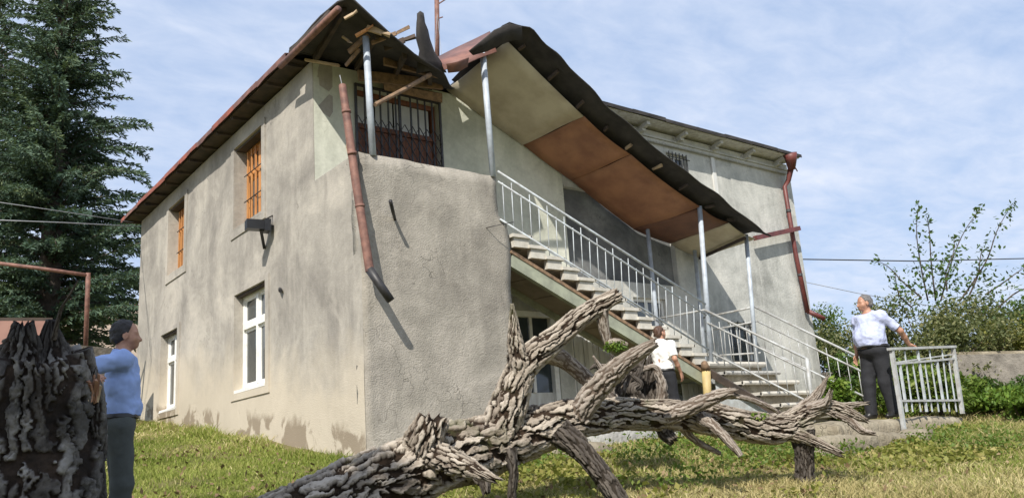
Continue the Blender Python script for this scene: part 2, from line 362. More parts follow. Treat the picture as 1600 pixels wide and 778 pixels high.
# ================================================================== house
house = thing('house', (X0, YF, 0.0), 'two storey grey plastered house with a torn corner of its roof', 'house')
def wall(name, mapf, u0, u1, v0, v1, holes, mat, parent, step=.3, reveal=.2, amp=.012, label=None):
    us = sorted(set([round(q, 4) for q in list(np.arange(u0, u1, step))+[u1]+[q for h in holes for q in h[:2] if u0 <= q <= u1]]))
    vs = sorted(set([round(q, 4) for q in list(np.arange(v0, v1, step))+[v1]+[q for h in holes for q in h[2:4] if v0 <= q <= v1]]))
    inside = lambda u, v: any(h[0] < u < h[1] and h[2] < v < h[3] for h in holes)
    ver = {}; V = []; Fc = []
    def vid(u, v, d):
        k = (u, v, d)
        if k not in ver: ver[k] = len(V); V.append(mapf(u, v, d))
        return ver[k]
    solid = np.array([[not inside((us[i]+us[i+1])/2, (vs[j]+vs[j+1])/2) for j in range(len(vs)-1)] for i in range(len(us)-1)])
    for i in range(len(us)-1):
        for j in range(len(vs)-1):
            if not solid[i, j]: continue
            a, b_, c, d = us[i], us[i+1], vs[j], vs[j+1]
            Fc.append((vid(a, c, 0), vid(b_, c, 0), vid(b_, d, 0), vid(a, d, 0)))
            for (di, dj, p, q) in ((-1, 0, (a, d), (a, c)), (1, 0, (b_, c), (b_, d)), (0, -1, (a, c), (b_, c)), (0, 1, (b_, d), (a, d))):
                ii, jj = i+di, j+dj
                if 0 <= ii < solid.shape[0] and 0 <= jj < solid.shape[1] and not solid[ii, jj]:
                    Fc.append((vid(*q, 0), vid(*p, 0), vid(*p, reveal), vid(*q, reveal)))
    V = np.array(V, float)
    n = (np.array(mapf(0, 0, 0))-np.array(mapf(0, 0, 1.)))
    V = V+n*(fbm(V*1.1, 3, 11)*amp+fbm(V*5, 2, 12)*amp*.4)[:, None]
    return mesh_obj(name, V, Fc, mat, parent, True if step < .16 else False, label=label)
mapW = lambda u, v, d: (X0+d, u, v)          # u = y
mapF = lambda u, v, d: (u, YF+d, v)          # u = x
WIN = dict(ul=(12.6, 13.87, 4.05, 5.54), uf=(16.72, 17.82, 4.05, 5.52), ll=(12.45, 13.8, 1.27, 2.88), lf=(17.02, 18.14, 1.29, 2.85))
wl = wall('side_wall', mapW, YP, YB, -.5, 5.86, list(WIN.values())+[(YP-1, YF, 3.96, 7)], M['plaster_side'], house, .25, .32)
# front wall in three plaster tones, butted end to end
DOOR = (5.62, 7.12, 3.0, 5.6)
wall('front_wall', mapF, X0+.01, 9.74, 2.9, 5.86, [DOOR], M['plaster_green'], house, .25, .2, label='pale green plastered upper wall behind the balcony')
wall('front_wall', lambda u, v, d: (u, YF+.12+d, v), 9.74, 12.62, 2.9, 4.6, [], M['plaster_grey_dark'], house, .25, .2, label='dark grey wall above the stairs')  # darker grey stretch of wall, set slightly back
wall('front_wall', mapF, 9.742, 12.618, 4.602, 5.86, [], M['plaster_front'], house, .25, .2)
jb = MB(); jb.box((12.6, YF+.004, 2.9), (12.66, YF+.2, 4.7)); jb.box((9.70, YF+.03, 2.9), (9.76, YF+.2, 4.7)); jb.box((9.77, YF+.004, 4.58), (12.59, YF+.2, 4.64)); jb.build('recess_jamb', M['plaster_front'], house)
FW = (12.25+.42, 13.32, 4.4, 5.72); LW2 = (13.95, 14.75, 1.35, 2.25)
wall('front_wall', mapF, 12.62, XR, -.4, 5.95, [FW, LW2], M['plaster_front'], house, .25, .2, label='patchy light grey plastered wall beyond the stairs')
LDOOR = (8.3, 9.3, -.1, 2.25); LWIN = (11.25, 12.15, 1.75, 2.62); PDOOR = (9.62, 11.1, -.1, 2.1)
wall('front_wall', mapF, X0+.25, 12.62, -.4, 2.9, [LDOOR, LWIN, PDOOR], M['plaster_front'], house, .25, .2, label='light ground floor wall under the stairs')
mb = MB(); mb.box((XR-.002, YF+.02, -.4), (XR+.2, YB, 5.95)); mb.box((X0+.25, YB-.2, -.4), (XR-.01, YB+.01, 5.9)); mb.build('back_wall', M['plaster_front'], house)
# balcony block: rough-cast front with its parapet
zs = np.concatenate([np.arange(-.5, 3.9, .11), [3.955]]); grid = []
for z in zs:
    xr = 7.2+.03*math.sin(z*3) if z > 3.28 else 7.33+.03*math.sin(z*5)+.02*(3-z)/3
    row = []
    for u in np.linspace(0, 1, 24):
        x = X0+.004+(xr-X0)*u; p = np.array([[x*1.3, 0, z*1.3]]); d = float(fbm(p, 3, 21)[0])*.022+float(fbm(p*4, 2, 22)[0])*.005
        row.append((x, YP-d*(1 if 0 < u else .3), z+(.006*math.sin(x*7)+.004*math.sin(x*17) if z > 3.9 else 0)))
    grid.append(row)
mb = MB(); mb.sheet(grid, -.2); mb.build('balcony_wall', M['plaster_rough'], house, True, label='rough cast balcony block wall with solid parapet')
mb = MB(); mb.box((X0+.23, YP+.21, 2.82), (7.36, YF-.01, 3.0)); mb.build('balcony_floor', M['concrete_grey'], house)
mb = MB(); mb.box((7.1, YP+.22, -.4), (7.3, YF-.01, 2.815)); mb.build('balcony_side_wall', M['plaster_rough'], house)
# window makers ------------------------------------------------------
def w_window(rect, wood):
    """window in the side wall; rect = y0,y1,z0,z1"""
    y0, y1, z0, z1 = rect; xf = X0+(.21 if wood else .13); mt = M['wood_orange'] if wood else M['white_paint']; t_ = .075
    fr = MB(); fr.box((xf, y0+.004, z0+.004), (xf+.08, y0+t_, z1-.004)); fr.box((xf, y1-t_, z0+.004), (xf+.08, y1-.004, z1-.004)); fr.box((xf, y0+t_, z0+.004), (xf+.08, y1-t_, z0+t_)); fr.box((xf, y0+t_, z1-t_), (xf+.08, y1-t_, z1-.004))
    f = fr.build('window', mt, house, label='orange timber barred window' if wood else 'white painted casement window')
    zt = z0+(z1-z0)*.66
    ym = (y0+y1)/2
    MB().box((xf-.012, ym-.045, z0+t_), (xf+.07, ym+.045, z1-t_)).build('mullion', mt, f)
    MB().box((xf-.025, y0+t_, zt-.05), (xf+.06, ym-.046, zt+.05)).build('transom', mt, f); MB().box((xf-.025, ym+.046, zt-.05), (xf+.06, y1-t_, zt+.05)).build('transom', mt, f)
    for a, b_ in ((y0+t_, ym-.046), (ym+.046, y1-t_)):
        s = MB()
        for (c, d) in ((z0+t_, zt-.051), (zt+.051, z1-t_)):
            s.box((xf+.02, a, c), (xf+.06, a+.045, d)); s.box((xf+.02, b_-.045, c), (xf+.06, b_, d)); s.box((xf+.02, a+.046, c), (xf+.06, b_-.046, c+.045)); s.box((xf+.02, a+.046, d-.045), (xf+.06, b_-.046, d))
        s.build('sash', mt, f)
        MB().box((xf+.035, a+.04, z0+t_), (xf+.042, b_-.04, z1-t_)).build('pane', M['glass'], f)
        MB().box((xf+.16, a+.04, z0+t_), (xf+.17, b_-.04, zt-.05)).build('curtain', M['curtain'] if not wood else M['wood_door'], f)
    if wood:
        for k in range(1, 7):
            if k in (3,): continue
            yy = y0+(y1-y0)*k/7; MB().box((xf-.055, yy-.017, z0+.06), (xf-.027, yy+.017, z1-.08)).build('window_slat', mt, f)
        for q in (.34, .66):
            zz_ = z0+(z1-z0)*q; MB().tube([(xf-.062, y0+.06, zz_), (xf-.062, y1-.06, zz_)], .009, 6).build('iron_bar', M['black_iron'], f)
    mb = MB(); mb.beam((X0+.08, y0-.03, z0-.012), (X0+.08, y1+.03, z0-.012), .2, .05, jit=.006); mb.build('window_sill', M['plaster_side'] if wood else M['white_paint'], f)
    MB().box((X0+.02, y0+.01, z1-.04), (xf-.03, y1-.01, z1-.006)).build('lintel', M['wood_dark'], f)
    wd_ = .15; su = MB()
    for lo_, hi_ in (((y1+.004, z0-wd_), (y1+wd_, z1+wd_*.6)), ((y0-wd_, z0-wd_), (y0-.004, z1+wd_*.6)), ((y0-.003, z1+.004), (y1+.003, z1+wd_*.6)), ((y0-.003, z0-wd_), (y1+.003, z0-.04))): su.box((X0-.022, lo_[0], lo_[1]), (X0+.02, hi_[0], hi_[1]))
    su.build('window_surround', M['plaster_side'], f)
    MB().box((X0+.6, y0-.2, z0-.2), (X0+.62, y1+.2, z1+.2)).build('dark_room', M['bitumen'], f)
w_window(WIN['ul'], True); w_window(WIN['uf'], True); w_window(WIN['ll'], False); w_window(WIN['lf'], False)
def f_window(rect, mt, bars=0, vb=1, label=None, pane='glass'):
    x0, x1, z0, z1 = rect; y = YF+.08; t_ = .06
    fr = MB(); fr.box((x0+.003, y, z0+.003), (x0+t_, y+.07, z1-.003)); fr.box((x1-t_, y, z0+.003), (x1-.003, y+.07, z1-.003)); fr.box((x0+t_, y, z0+.003), (x1-t_, y+.07, z0+t_)); fr.box((x0+t_, y, z1-t_), (x1-t_, y+.07, z1-.003))
    f = fr.build('window', mt, house, label=label)
    for k in range(1, vb+1):
        xx = x0+(x1-x0)*k/(vb+1); MB().box((xx-.025, y+.01, z0+t_), (xx+.025, y+.06, z1-t_)).build('mullion', mt, f)
    MB().box((x0+.03, y+.035, z0+.03), (x1-.03, y+.042, z1-.03)).build('pane', M[pane], f)
    for k in range(bars):
        xx = x0+(x1-x0)*(k+.5)/bars; MB().tube([(xx, YF-.03, z0-.02), (xx, YF-.03, z1+.02)], .011, 6).build('iron_bar', M['black_iron'], f)
    if bars:
        for zz_ in (z0+.1, (z0+z1)/2, z1-.1): MB().tube([(x0-.02, YF-.045, zz_), (x1+.02, YF-.045, zz_)], .010, 6).build('iron_bar', M['black_iron'], f)
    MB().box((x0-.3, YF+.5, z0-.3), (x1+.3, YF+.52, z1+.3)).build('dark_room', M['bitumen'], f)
f_window(FW, M['white_paint'], 6, 1, 'barred upstairs window beside the canopy')
f_window(LWIN, M['white_paint'], 0, 1, 'small white window behind the stairs')
f_window(LW2, M['white_paint'], 4, 1, 'small white ground floor window by the lower steps')
# balcony door with folding iron grille
dr = MB(); x0, x1, z0, z1 = DOOR
dr.box((x0+.004, YF+.1, z0), (x0+.07, YF+.19, z1-.004)); dr.box((x1-.07, YF+.1, z0), (x1-.004, YF+.19, z1-.004)); dr.box((x0+.071, YF+.1, z1-.08), (x1-.071, YF+.19, z1-.004)); dr.box((x0+.071, YF+.105, z0+1.98), (x1-.071, YF+.185, z0+2.06))
door = dr.build('balcony_door', M['wood_door'], house, label='brown balcony door with frosted panes over it')
for a, b_ in ((x0+.072, (x0+x1)/2-.003), ((x0+x1)/2+.003, x1-.072)):
    MB().box((a, YF+.12, z0+.02), (b_, YF+.17, z0+1.97)).build('door_leaf', M['wood_door'], door)
for k in range(4):
    a = x0+.075+k*(x1-x0-.15)/4; MB().box((a, YF+.14, z0+2.07), (a+(x1-x0-.15)/4-.03, YF+.15, z1-.085)).build('pane', M['frosted'], door)
gr = MB()
for a in (x0-.03, x1+.0): gr.box((a, YF-.045, z0), (a+.035, YF-.015, z1+.0))
gr.box((x0-.03, YF-.05, z1+.003), (x1+.035, YF-.01, z1+.035)); gr.box(((x0+x1)/2-.02, YF-.05, z0), ((x0+x1)/2+.02, YF-.02, z1-.002))
gril = gr.build('folding_grille', M['grille_iron'], house, label='dark folding iron grille across the balcony door')
nb = 11
for k in range(1, nb):
    if k == nb//2+1: continue
    xx = x0+(x1-x0)*k/nb; MB().box((xx-.011, YF-.042, z0+.02), (xx+.011, YF-.022, z1)).build('grille_bar', M['grille_iron'], gril)
for k in range(nb):
    a = x0+(x1-x0)*k/nb; b_ = x0+(x1-x0)*(k+1)/nb; g2 = MB()
    for q in range(9):
        za = z0+.12+q*.22; g2.beam((a, YF-.055, za), (b_, YF-.055, za+.22), .006, .016, up=(0, 1, 0)); g2.beam((a, YF-.063, za+.22), (b_, YF-.063, za), .006, .016, up=(0, 1, 0))
    g2.build('grille_lattice', M['grille_iron'], gril)
# ground floor doors under the stairs
x0, x1, z0, z1 = LDOOR
dr = MB(); dr.box((x0+.004, YF+.02, z0), (x0+.1, YF+.15, z1-.005)); dr.box((x1-.1, YF+.02, z0), (x1-.004, YF+.15, z1-.005)); dr.box((x0+.101, YF+.02, z1-.1), (x1-.101, YF+.15, z1-.005))
d2 = dr.build('ground_floor_door', M['white_paint'], house, label='white framed glazed door under the stairs')
MB().box((x0+.1, YF+.07, z0+1.55), (x1-.1, YF+.105, z0+1.63)).build('glazing_bar', M['white_paint'], d2); MB().box(((x0+x1)/2-.03, YF+.07, z0+1.0), ((x0+x1)/2+.03, YF+.105, z1-.1)).build('glazing_bar', M['white_paint'], d2); MB().box((x0+.1, YF+.16, z0+1.0), (x1-.1, YF+.17, z1-.1)).build('curtain', M['curtain'], d2)
MB().box((x0+.1, YF+.1, z0), (x1-.1, YF+.14, z0+1.0)).build('door_leaf', M['white_board'], d2); MB().box((x0+.1, YF+.11, z0+1.001), (x1-.1, YF+.13, z1-.1)).build('pane', M['glass'], d2)
x0, x1, z0, z1 = PDOOR; px_ = x0+.01; k = 0
pd = MB().box((x0+.003, YF+.14, z0), (x1-.003, YF+.19, z1-.003)).build('plank_partition', M['white_board'], house, label='peeling whitish plank partition under the stairs')
while px_ < x1-.05:
    wd = random.uniform(.10, .15); e = min(px_+wd, x1-.006); MB().box((px_, YF+.09+random.uniform(-.012, .012), z0), (e-.012, YF+.139, z1-random.uniform(.01, .05))).build('plank', M['white_board'] if k % 4 else M['white_paint'], pd); px_ += wd; k += 1
# pale corner pilaster strip
MB().box((14.08, YF-.035, 4.15), (14.2, YF+.01, 5.835)).build('pilaster_strip', M['white_board'], house)
# cornice + brackets on the front
co = MB(); co.box((7.6, YF-.06, 5.875), (XR+.02, YF+.02, 5.925)); co.box((7.6, YF-.09, 5.927), (XR+.03, YF+.02, 5.965)); co.box((7.6, YF-.05, 5.967), (XR+.02, YF+.02, 6.09))
cn = co.build('cornice', M['plaster_front'], house, label='pale moulded cornice with dentils')
for k in range(7):
    xx = 9.6+k*1.13; s = MB(); s.beam((xx, YF-.05, 6.02), (xx, YF-.34, 6.085), .08, .08); s.beam((xx, YF-.045, 5.985), (xx, YF-.2, 6.0), .10, .07); s.build('bracket', M['plaster_front'], cn)
dn = MB()
for k in range(170): xx = 9.2+k*.045; dn.box((xx, YF-.072, 5.84), (xx+.024, YF-.012, 5.873))
dn.build('dentil', M['plaster_front'], cn, kind='stuff')
MB().box((7.6, YF-.40, 6.14), (XR+.03, YF+.02, 6.16)).build('eave_soffit', M['white_board'], house)
# main roof
ex0, ex1, ey0, ey1, ez = X0-.30, XR+.06, YF-.42, YB+.45, 5.93
rf = MB()
rp = [(ex0, ey0+.39, ez), (7.55, ey0+.39, ez), (7.55, ey0, ez+.235), (ex1, ey0, ez+.235), (ex1, ey1, ez+.1), (ex0, ey1, ez-.02), (10, 15.4, 8.0), (12.2, 15.4, 8.0)]
fcs = [(0, 1, 6), (1, 2, 3, 7, 6), (3, 4, 7), (4, 5, 6, 7), (5, 0, 6)]
vs = [np.array(p, float) for p in rp]; top = [p+np.array([0, 0, .045]) for p in vs]
rf.add(vs+top, [tuple(reversed(f)) for f in fcs]+[tuple(8+k for k in f) for f in fcs]+[(i, (i+1) % 6, 8+(i+1) % 6, 8+i) for i in range(6)])
roof = rf.build('roof', M['bitumen'], house, label='low hipped roof with dark bitumen covering')
n_ = 0
yy = ey0+.75
while yy < ey1-.2:      # rafter ends under the side eave
    MB().beam((ex0+.03, yy, 5.885), (X0+.3, yy, 5.92), .07, .075, jit=.006).build('rafter', M['wood_dark'], roof); yy += .78
yy = ey0+.6
while yy < ey1:         # uneven rusty edge sheets along the side eave
    ln = random.uniform(.85, 1.15); e = min(yy+ln, ey1+.02); dz = random.uniform(-.012, .014)
    g = [[(ex0-.035+random.uniform(-.012, .012), q, ez-.03+dz), (ex0-.045, q, ez+.045+dz), (ex0+.12, q, ez+.085+dz)] for q in np.linspace(yy+.004, e-.004, 4)]
    MB().sheet(g, .012).build('edge_sheet', M['tin_red'] if random.random() < .6 else M['tin_rust'], roof, label=None); yy += ln
MB().box((ex0+.02, ey0+.6, 5.905), (X0+.02, ey1-.05, 5.922)).build('eave_board', M['wood_dark'], roof)
yy = 0
for k in range(10):     # front edge strips (dark)
    a = 7.6+k*(ex1-7.6)/10; b_ = 7.6+(k+1)*(ex1-7.6)/10; dz = random.uniform(-.012, .012)
    MB().sheet([[(q, ey0-.03+random.uniform(-.01, .01), ez+.215+dz), (q, ey0-.035, ez+.285+dz), (q, ey0+.12, ez+.325+dz)] for q in np.linspace(a+.003, b_-.003, 4)], .012).build('edge_sheet', M['bitumen'], roof)
# torn roof corner over the balcony, seen from below
A = at
fr_ = [A(527, 2, x=4.52), A(548, -6, y=8.9), A(607, 49, y=9.0), A(648, 84, y=9.15), A(692, 112, y=9.45)]
bk_ = [(4.55, YF-.02, 5.96), (5.0, YF-.02, 5.97), (5.8, YF-.02, 5.97), (6.5, YF-.02, 5.96), (7.45, YF-.02, 5.95)]
fr_ = [np.array(p) for p in fr_]; bk_ = [np.array(p) for p in bk_]
g = []
for i in range(5):
    row = []
    for s in np.linspace(0, 1, 7): p = fr_[i]*(1-s)+bk_[i]*s; p = p+np.array([0, 0, .05*math.sin(i*1.9+s*5)*s*(1-s)*3]); row.append(p)
    g.append(row)
cor = MB().sheet(g, .03).build('torn_roof_corner', M['bitumen'], house, True, label='torn dark roof corner hanging over the balcony')
for i, (a, b_) in enumerate([(0.04, .05), (.9, .9), (1.8, 1.8), (2.7, 2.7), (3.5, 3.5)]):
    i0 = int(a); s = a-i0; p = fr_[i0]*(1-s)+fr_[min(i0+1, 4)]*s; q = bk_[i0]*(1-s)+bk_[min(i0+1, 4)]*s
    MB().beam(p*.85+q*.15+np.array([0, 0, -.075]), q+np.array([0, 0, -.08]), .06, .09, jit=.01).build('rafter', M['wood_dark'], cor)
for (u0, v0, u1, v1, y0, y1, wd, mt) in [(527, 20, 452, 92, None, None, .075, 'pipe_rust')]:
    MB().tube([A(529, 14, x=4.5), A(497, 46, x=4.5), A(470, 73, x=4.53), A(438, 104, x=4.56)], [.045, .047, .047, .044], 10).build('gutter', M['pipe_rust'], cor, True, label='rust red fascia pipe along the torn corner')
MB().beam(A(477, 94, x=4.75), A(530, 103, y=10.1), .05, .03).build('ceiling_edge', M['wood_pale'], cor)
MB().beam(A(560, 118, y=10.3), A(690, 133, y=10.3), .05, .16).build('ceiling_joist', M['wood_old'], cor)
MB().beam(A(600, 96, y=9.95), A(690, 118, y=9.95), .05, .12).build('ceiling_joist', M['wood_old'], cor)
MB().slab([A(598, 128, y=10.45), A(690, 146, y=10.45), A(690, 160, y=10.55), A(600, 140, y=10.55)], .03).build('ceiling_panel', M['wood_old'], cor)
planks = [((573, 44), (610, 55), 9.15, 9.0, .075, 'wood_pale', 'short pale broken plank jutting from the torn roof corner'),
          ((580, 68), (640, 44), 9.35, 8.95, .06, 'wood_old', 'long brown broken plank pointing up out of the torn roof'),
          ((600, 76), (649, 56), 9.45, 9.1, .085, 'wood_dark', 'dark broken plank beside the long brown one in the torn roof'),
          ((545, 82), (576, 55), 9.55, 9.3, .075, 'wood_old', 'brown splintered rafter resting on the tall balcony post'),
          ((540, 103), (562, 78), 9.7, 9.45, .05, 'wood_old', 'thin brown lath hanging below the splintered rafter'),
          ((556, 57), (584, 40), 9.2, 9.05, .035, 'wood_orange', 'small orange splinter above the tall balcony post'),
          ((538, 30), (559, 18), 9.05, 8.92, .03, 'wood_pale', 'thin pale splinter under the peak of the torn roof'),
          ((535, 58), (549, 68), 9.6, 9.35, .03, 'wood_pale', 'small pale lath end under the torn roof')]
for (p, q, ya, yb, wd, mt, lb) in planks:
    a, b_ = A(*p, y=ya), A(*q, y=yb); o = MB(); o.beam(a, a*.35+b_*.65, .03, wd, jit=.006); 
    mid = a*.35+b_*.65; o.beam(mid, b_, .028, wd*.8, jit=.012)
    o.build('broken_plank', M[mt], origin=tuple(a), label=lb, cat='plank', group='broken planks of the torn roof')
o = MB(); o.tube([A(586, 164, y=9.2), A(630, 141, y=9.35), A(672, 117, y=9.5)], [.03, .032, .036], 8); o.build('broken_plank', M['wood_old'], True and None, origin=tuple(A(586, 164, y=9.2)), label='round weathered pole propped slantwise behind the tall balcony post', cat='pole')
# wrecked sheet between corner and canopy
g = [[A(684, 90, y=10.1), A(688, 96, y=9.7), A(694, 110, y=9.35)], [A(712, 76, y=10.1), A(716, 86, y=9.6), A(722, 104, y=9.25)], [A(742, 62, y=10.0), A(744, 76, y=9.5), A(748, 92, y=9.2)], [A(766, 50, y=9.8), A(770, 64, y=9.4), A(776, 82, y=9.2)]]
MB().sheet(g, .012).build('crumpled_sheet', M['tin_rust'], house, True, label='crumpled rusty tin between the torn corner and the canopy')
g = [[A(732, 80, y=9.1), A(738, 86, y=9.15)], [A(752, 64, y=8.98), A(760, 80, y=9.1)], [A(772, 47, y=8.9), A(782, 70, y=9.05)], [A(796, 37, y=8.83), A(800, 63, y=9.0)], [A(815, 42, y=8.82), A(815, 62, y=9.0)]]
MB().sheet(g, .02).build('curled_edge', M['bitumen'], house, True)
g = [[A(697, 100, y=9.2), A(700, 114, y=9.3)], [A(715, 96, y=9.12), A(716, 112, y=9.3)], [A(732, 90, y=9.1), A(730, 104, y=9.25)]]
MB().sheet(g, .012).build('crumpled_sheet', M['tin_rust'], house, True)
# flapping roofing felt standing up over the balcony
g = []
for (ul, vl, ur, vr, y) in [(650, 116, 697, 114, 9.5), (652, 98, 688, 96, 9.45), (655, 80, 678, 82, 9.4), (650, 62, 671, 62, 9.35), (650, 48, 668, 48, 9.33), (651, 36, 663, 36, 9.3), (652, 30, 662, 30, 9.3), (652, 22, 660, 22, 9.28)]:
    a, b_ = A(ul, vl, y=y), A(ur, vr, y=y+.08); g.append([a, a*.66+b_*.34+np.array([-.03, -.07, 0]), a*.33+b_*.67+np.array([.02, -.03, 0]), b_])
MB().sheet(g, .012).build('roofing_felt', M['bitumen'], None, True, origin=tuple(A(660, 115, y=9.5)), label='torn strip of black roofing felt standing upright above the balcony', cat='roofing felt')
# ================================================================== canopy over the stairs
canopy = thing('stair_canopy', (11.0, YP, 1.25), 'wavy lean-to canopy over the outside stairs with patched board soffit on steel posts', 'canopy')
O = [(7.55, 6.23), (9.06, 5.25), (10.08, 4.75), (11.78, 4.02), (12.53, 3.83), (13.3, 3.60)]
I = [(7.28, 5.90), (8.85, 5.19), (9.92, 4.69), (11.42, 3.93), (12.45, 3.74), (13.35, 3.52)]
pm = ['board_cream', 'ply_brown', 'ply_brown', 'ply_dark', 'board_cream']
pl_ = ['cream soffit board under the canopy top', 'brown hardboard soffit panel', 'brown hardboard soffit panel', 'dark brown soffit panel', 'cream soffit board at the canopy foot']
for i in range(5):
    g = []
    for s in np.linspace(.004, .996, 8):
        o_ = np.array([O[i][0]*(1-s)+O[i+1][0]*s, YP-.05, O[i][1]*(1-s)+O[i+1][1]*s]); i_ = np.array([I[i][0]*(1-s)+I[i+1][0]*s, YF-.03, I[i][1]*(1-s)+I[i+1][1]*s])
        sag = -.05*math.sin(math.pi*s)*(1 if i else .4)
        g.append([o_*(1-q)+i_*q+np.array([0, 0, sag*(1-q*.6)+.012*math.sin(6*q+i)]) for q in np.linspace(0, 1, 7)])
    MB().sheet(g, -.014).build('soffit_panel', M[pm[i]], canopy, True, label=pl_[i])
# rolled end board curling down to the wall at the foot of the canopy
g = [[np.array([x_, YF-.03-.9*(1-math.cos(q))*.5, 3.62-.75*math.sin(q)*.55-(x_-12.45)*.22]) for q in np.linspace(0, 1.5, 7)] for x_ in (12.46, 12.7, 12.95)]
T = [(7.30, 6.28), (7.72, 6.28), (8.2, 6.02), (8.59, 5.76), (9.17, 5.34), (9.9, 4.98), (10.81, 4.54), (11.6, 4.22), (12.3, 3.92), (12.95, 3.64), (13.2, 3.50)]
g = []
for k in range(56):
    s = k/55*(len(T)-1); i = min(int(s), len(T)-2); s -= i
    x_ = T[i][0]*(1-s)+T[i+1][0]*s; z_ = T[i][1]*(1-s)+T[i+1][1]*s+.006*math.sin(k*1.3)+.014*math.sin(k*.37)
    zi = np.interp(x_, [p[0] for p in I], [p[1] for p in I])+.20
    zo = np.interp(x_, [p[0] for p in O], [p[1] for p in O])+.10
    g.append([(x_, YP-.45+.02*math.sin(k*.9), z_), (x_+.02, YP-.25, (z_+zo)/2+.02), (x_+.05, YP-.04, zo), (x_+.08, YP+.6, (zo+zi)/2), (x_+.1, YF-.04, zi)])
MB().sheet(g, -.014).build('roof_sheet', M['bitumen'], canopy, True, label='dark wavy roofing sheet of the canopy')
for k, (x_, ln) in enumerate([(7.78, .12), (8.35, .2), (8.92, .16), (9.5, .1), (9.98, .14), (10.6, .2), (11.25, .22), (11.9, .16), (12.5, .12)]):
    zo = np.interp(x_, [p[0] for p in O], [p[1] for p in O]); zt = np.interp(x_, [p[0] for p in T], [p[1] for p in T])
    MB().beam((x_, YP-.05, zo+.05), (x_+random.uniform(-.05, .08), YP-.05-ln, zo*.5+zt*.5+.01), .04, .045, jit=.008).build('rafter_end', M['wood_pale' if k in (4, 5) else 'wood_dark'], canopy)
for (p, q, r, lb) in [((5.09, YP, 5.66), (5.14, YP, 3.94), .047, 'tall pale post holding the torn roof corner'), ((7.10, YP, 5.92), (7.13, YP, 3.94), .047, None), ((11.79, YP-.02, 4.06), (11.56, YP-.02, 1.2), .045, None), ((13.06, YP-.02, 3.66), (12.84, YP-.02, 1.2), .04, None), ((11.64, YF-.2, 3.92), (11.58, YF-.2, 1.2), .04, None), ((12.95, YF-.2, 3.65), (12.84, YF-.2, 1.2), .04, None)]:
    MB().tube([p, q], r, 14).build('post', M['steel_grey'], canopy, True, label=lb)
MB().beam(A(1180, 372, y=YF-.2), A(1248, 357, y=YF-.2), .10, .10).build('gutter', M['red_paint'], canopy, label='dark red gutter channel running to the downpipe')
MB().beam((12.9, YP-.1, 3.56), (13.2, YF-.1, 3.50), .06, .05).build('end_beam', M['wood_dark'], canopy)
# ================================================================== stairs
stair = thing('outdoor_staircase', (11.6, YP, 0.2), 'concrete outdoor staircase with pale steel railings turning towards the yard', 'staircase')
NS = 13; DX = .31; DZ = .1423
for i in range(NS):
    xa = 7.42+DX*i; z_ = 3.10-DZ*i
    s = MB(); s.box((xa-.02, YP-.03, z_-.05), (xa+DX+.035, YF-.16 if xa < 9.7 else YF-.03, z_)); s.tube([(xa+DX+.035, YP-.03, z_-.025), (xa+DX+.035, YF-.17, z_-.025)], .025, 8)
    s.build('tread', M['stair_tread'], stair)
    MB().box((xa+.02, YP+.002, z_-.05-DZ), (xa+DX-.01, YP+.09, z_-.052)).build('tread_block', M['stair_tread'], stair)
    MB().box((xa+DX-.03, YP+.1, z_-DZ), (xa+DX+.0, YF-.2, z_-.052)).build('riser', M['stair_tread'], stair)
def strz(x): return 2.80-(x-7.44)*.4375
s = MB(); a_, b_ = np.array([7.36, YP+.05, strz(7.36)-.13]), np.array([11.42, YP+.05, strz(11.42)-.13]); s.beam(a_, b_, .09, .19); s.build('stringer', M['stair_green'], stair, label='greenish outer stair beam')
s = MB(); s.beam(a_+[0, .0, .125], b_+[0, 0, .125], .12, .05); s.build('stringer_board', M['wood_old'], stair)
s = MB(); s.beam((7.5, 10.28, strz(7.5)+.02), (12.3, 10.28, strz(12.3)+.02), .09, .17); s.build('stringer', M['stair_green'], stair)
for k in range(8):
    xa = 7.45+k*.52; xb = xa+.505
    MB().slab([(xa, YP+.11, strz(xa)-.045), (xb, YP+.11, strz(xb)-.045), (xb, 10.22, strz(xb)-.0), (xa, 10.22, strz(xa)-.0)], -.04).build('soffit_panel', M['stair_soffit'], stair)
LZ = 1.25; XL, XH = 11.46, 13.05
s = MB(); s.box((XL, YP-.02, LZ-.1), (XH, YF-.03, LZ)); s.tube([(XL, YP-.03, LZ-.045), (XH, YP-.03, LZ-.045)], .045, 8); s.build('landing', M['stair_tread'], stair)
MB().box((XL+.02, YP+.02, LZ-.3), (XL+.12, YF-.04, LZ-.102)).build('landing_beam', M['stair_green'], stair)
MB().box((XL+.13, YP+.03, LZ-.25), (XH-.02, YP+.13, LZ-.102)).build('landing_beam', M['concrete'], stair)
yl = [8.98, 8.66, 8.34, 8.02, 7.70]; zl = [1.05, .85, .64, .43, .22]
for i, (y_, z_) in enumerate(zip(yl, zl)):
    x_a, x_b = XL+.08+.02*i, XH+.02+.05*i
    s = MB(); s.box((x_a, y_, z_-.05), (x_b, y_+.36, z_)); s.tube([(x_a-.0, y_, z_-.03), (x_b, y_, z_-.03)], .035, 8); s.build('tread', M['stair_tread' if i else 'concrete_grey'], stair)
    MB().box((x_a+.04, y_+.06, z_-.22), (x_b-.03, y_+.14, z_-.052)).build('riser', M['concrete'], stair)
MB().slab([(XL+.04, 9.24, 1.12), (XL+.04, 7.72, .14), (XL+.04, 7.72, .02), (XL+.04, 9.24, .98)], .05).build('stringer', M['wood_dark'], stair, label='dark slanted beam under the lower flight')
MB().slab([(XL+.12, 9.2, .98), (XL+.12, 7.9, .05), (XL+.12, 9.2, .05)], .06).build('side_panel', M['steel_white'], stair)
MB().tube([A(1103, 575, y=9.18), A(1107, 645, y=9.18)], [.075, .068], 12).build('support_post', M['yellow_paint'], stair, True, label='yellow support post under the landing')
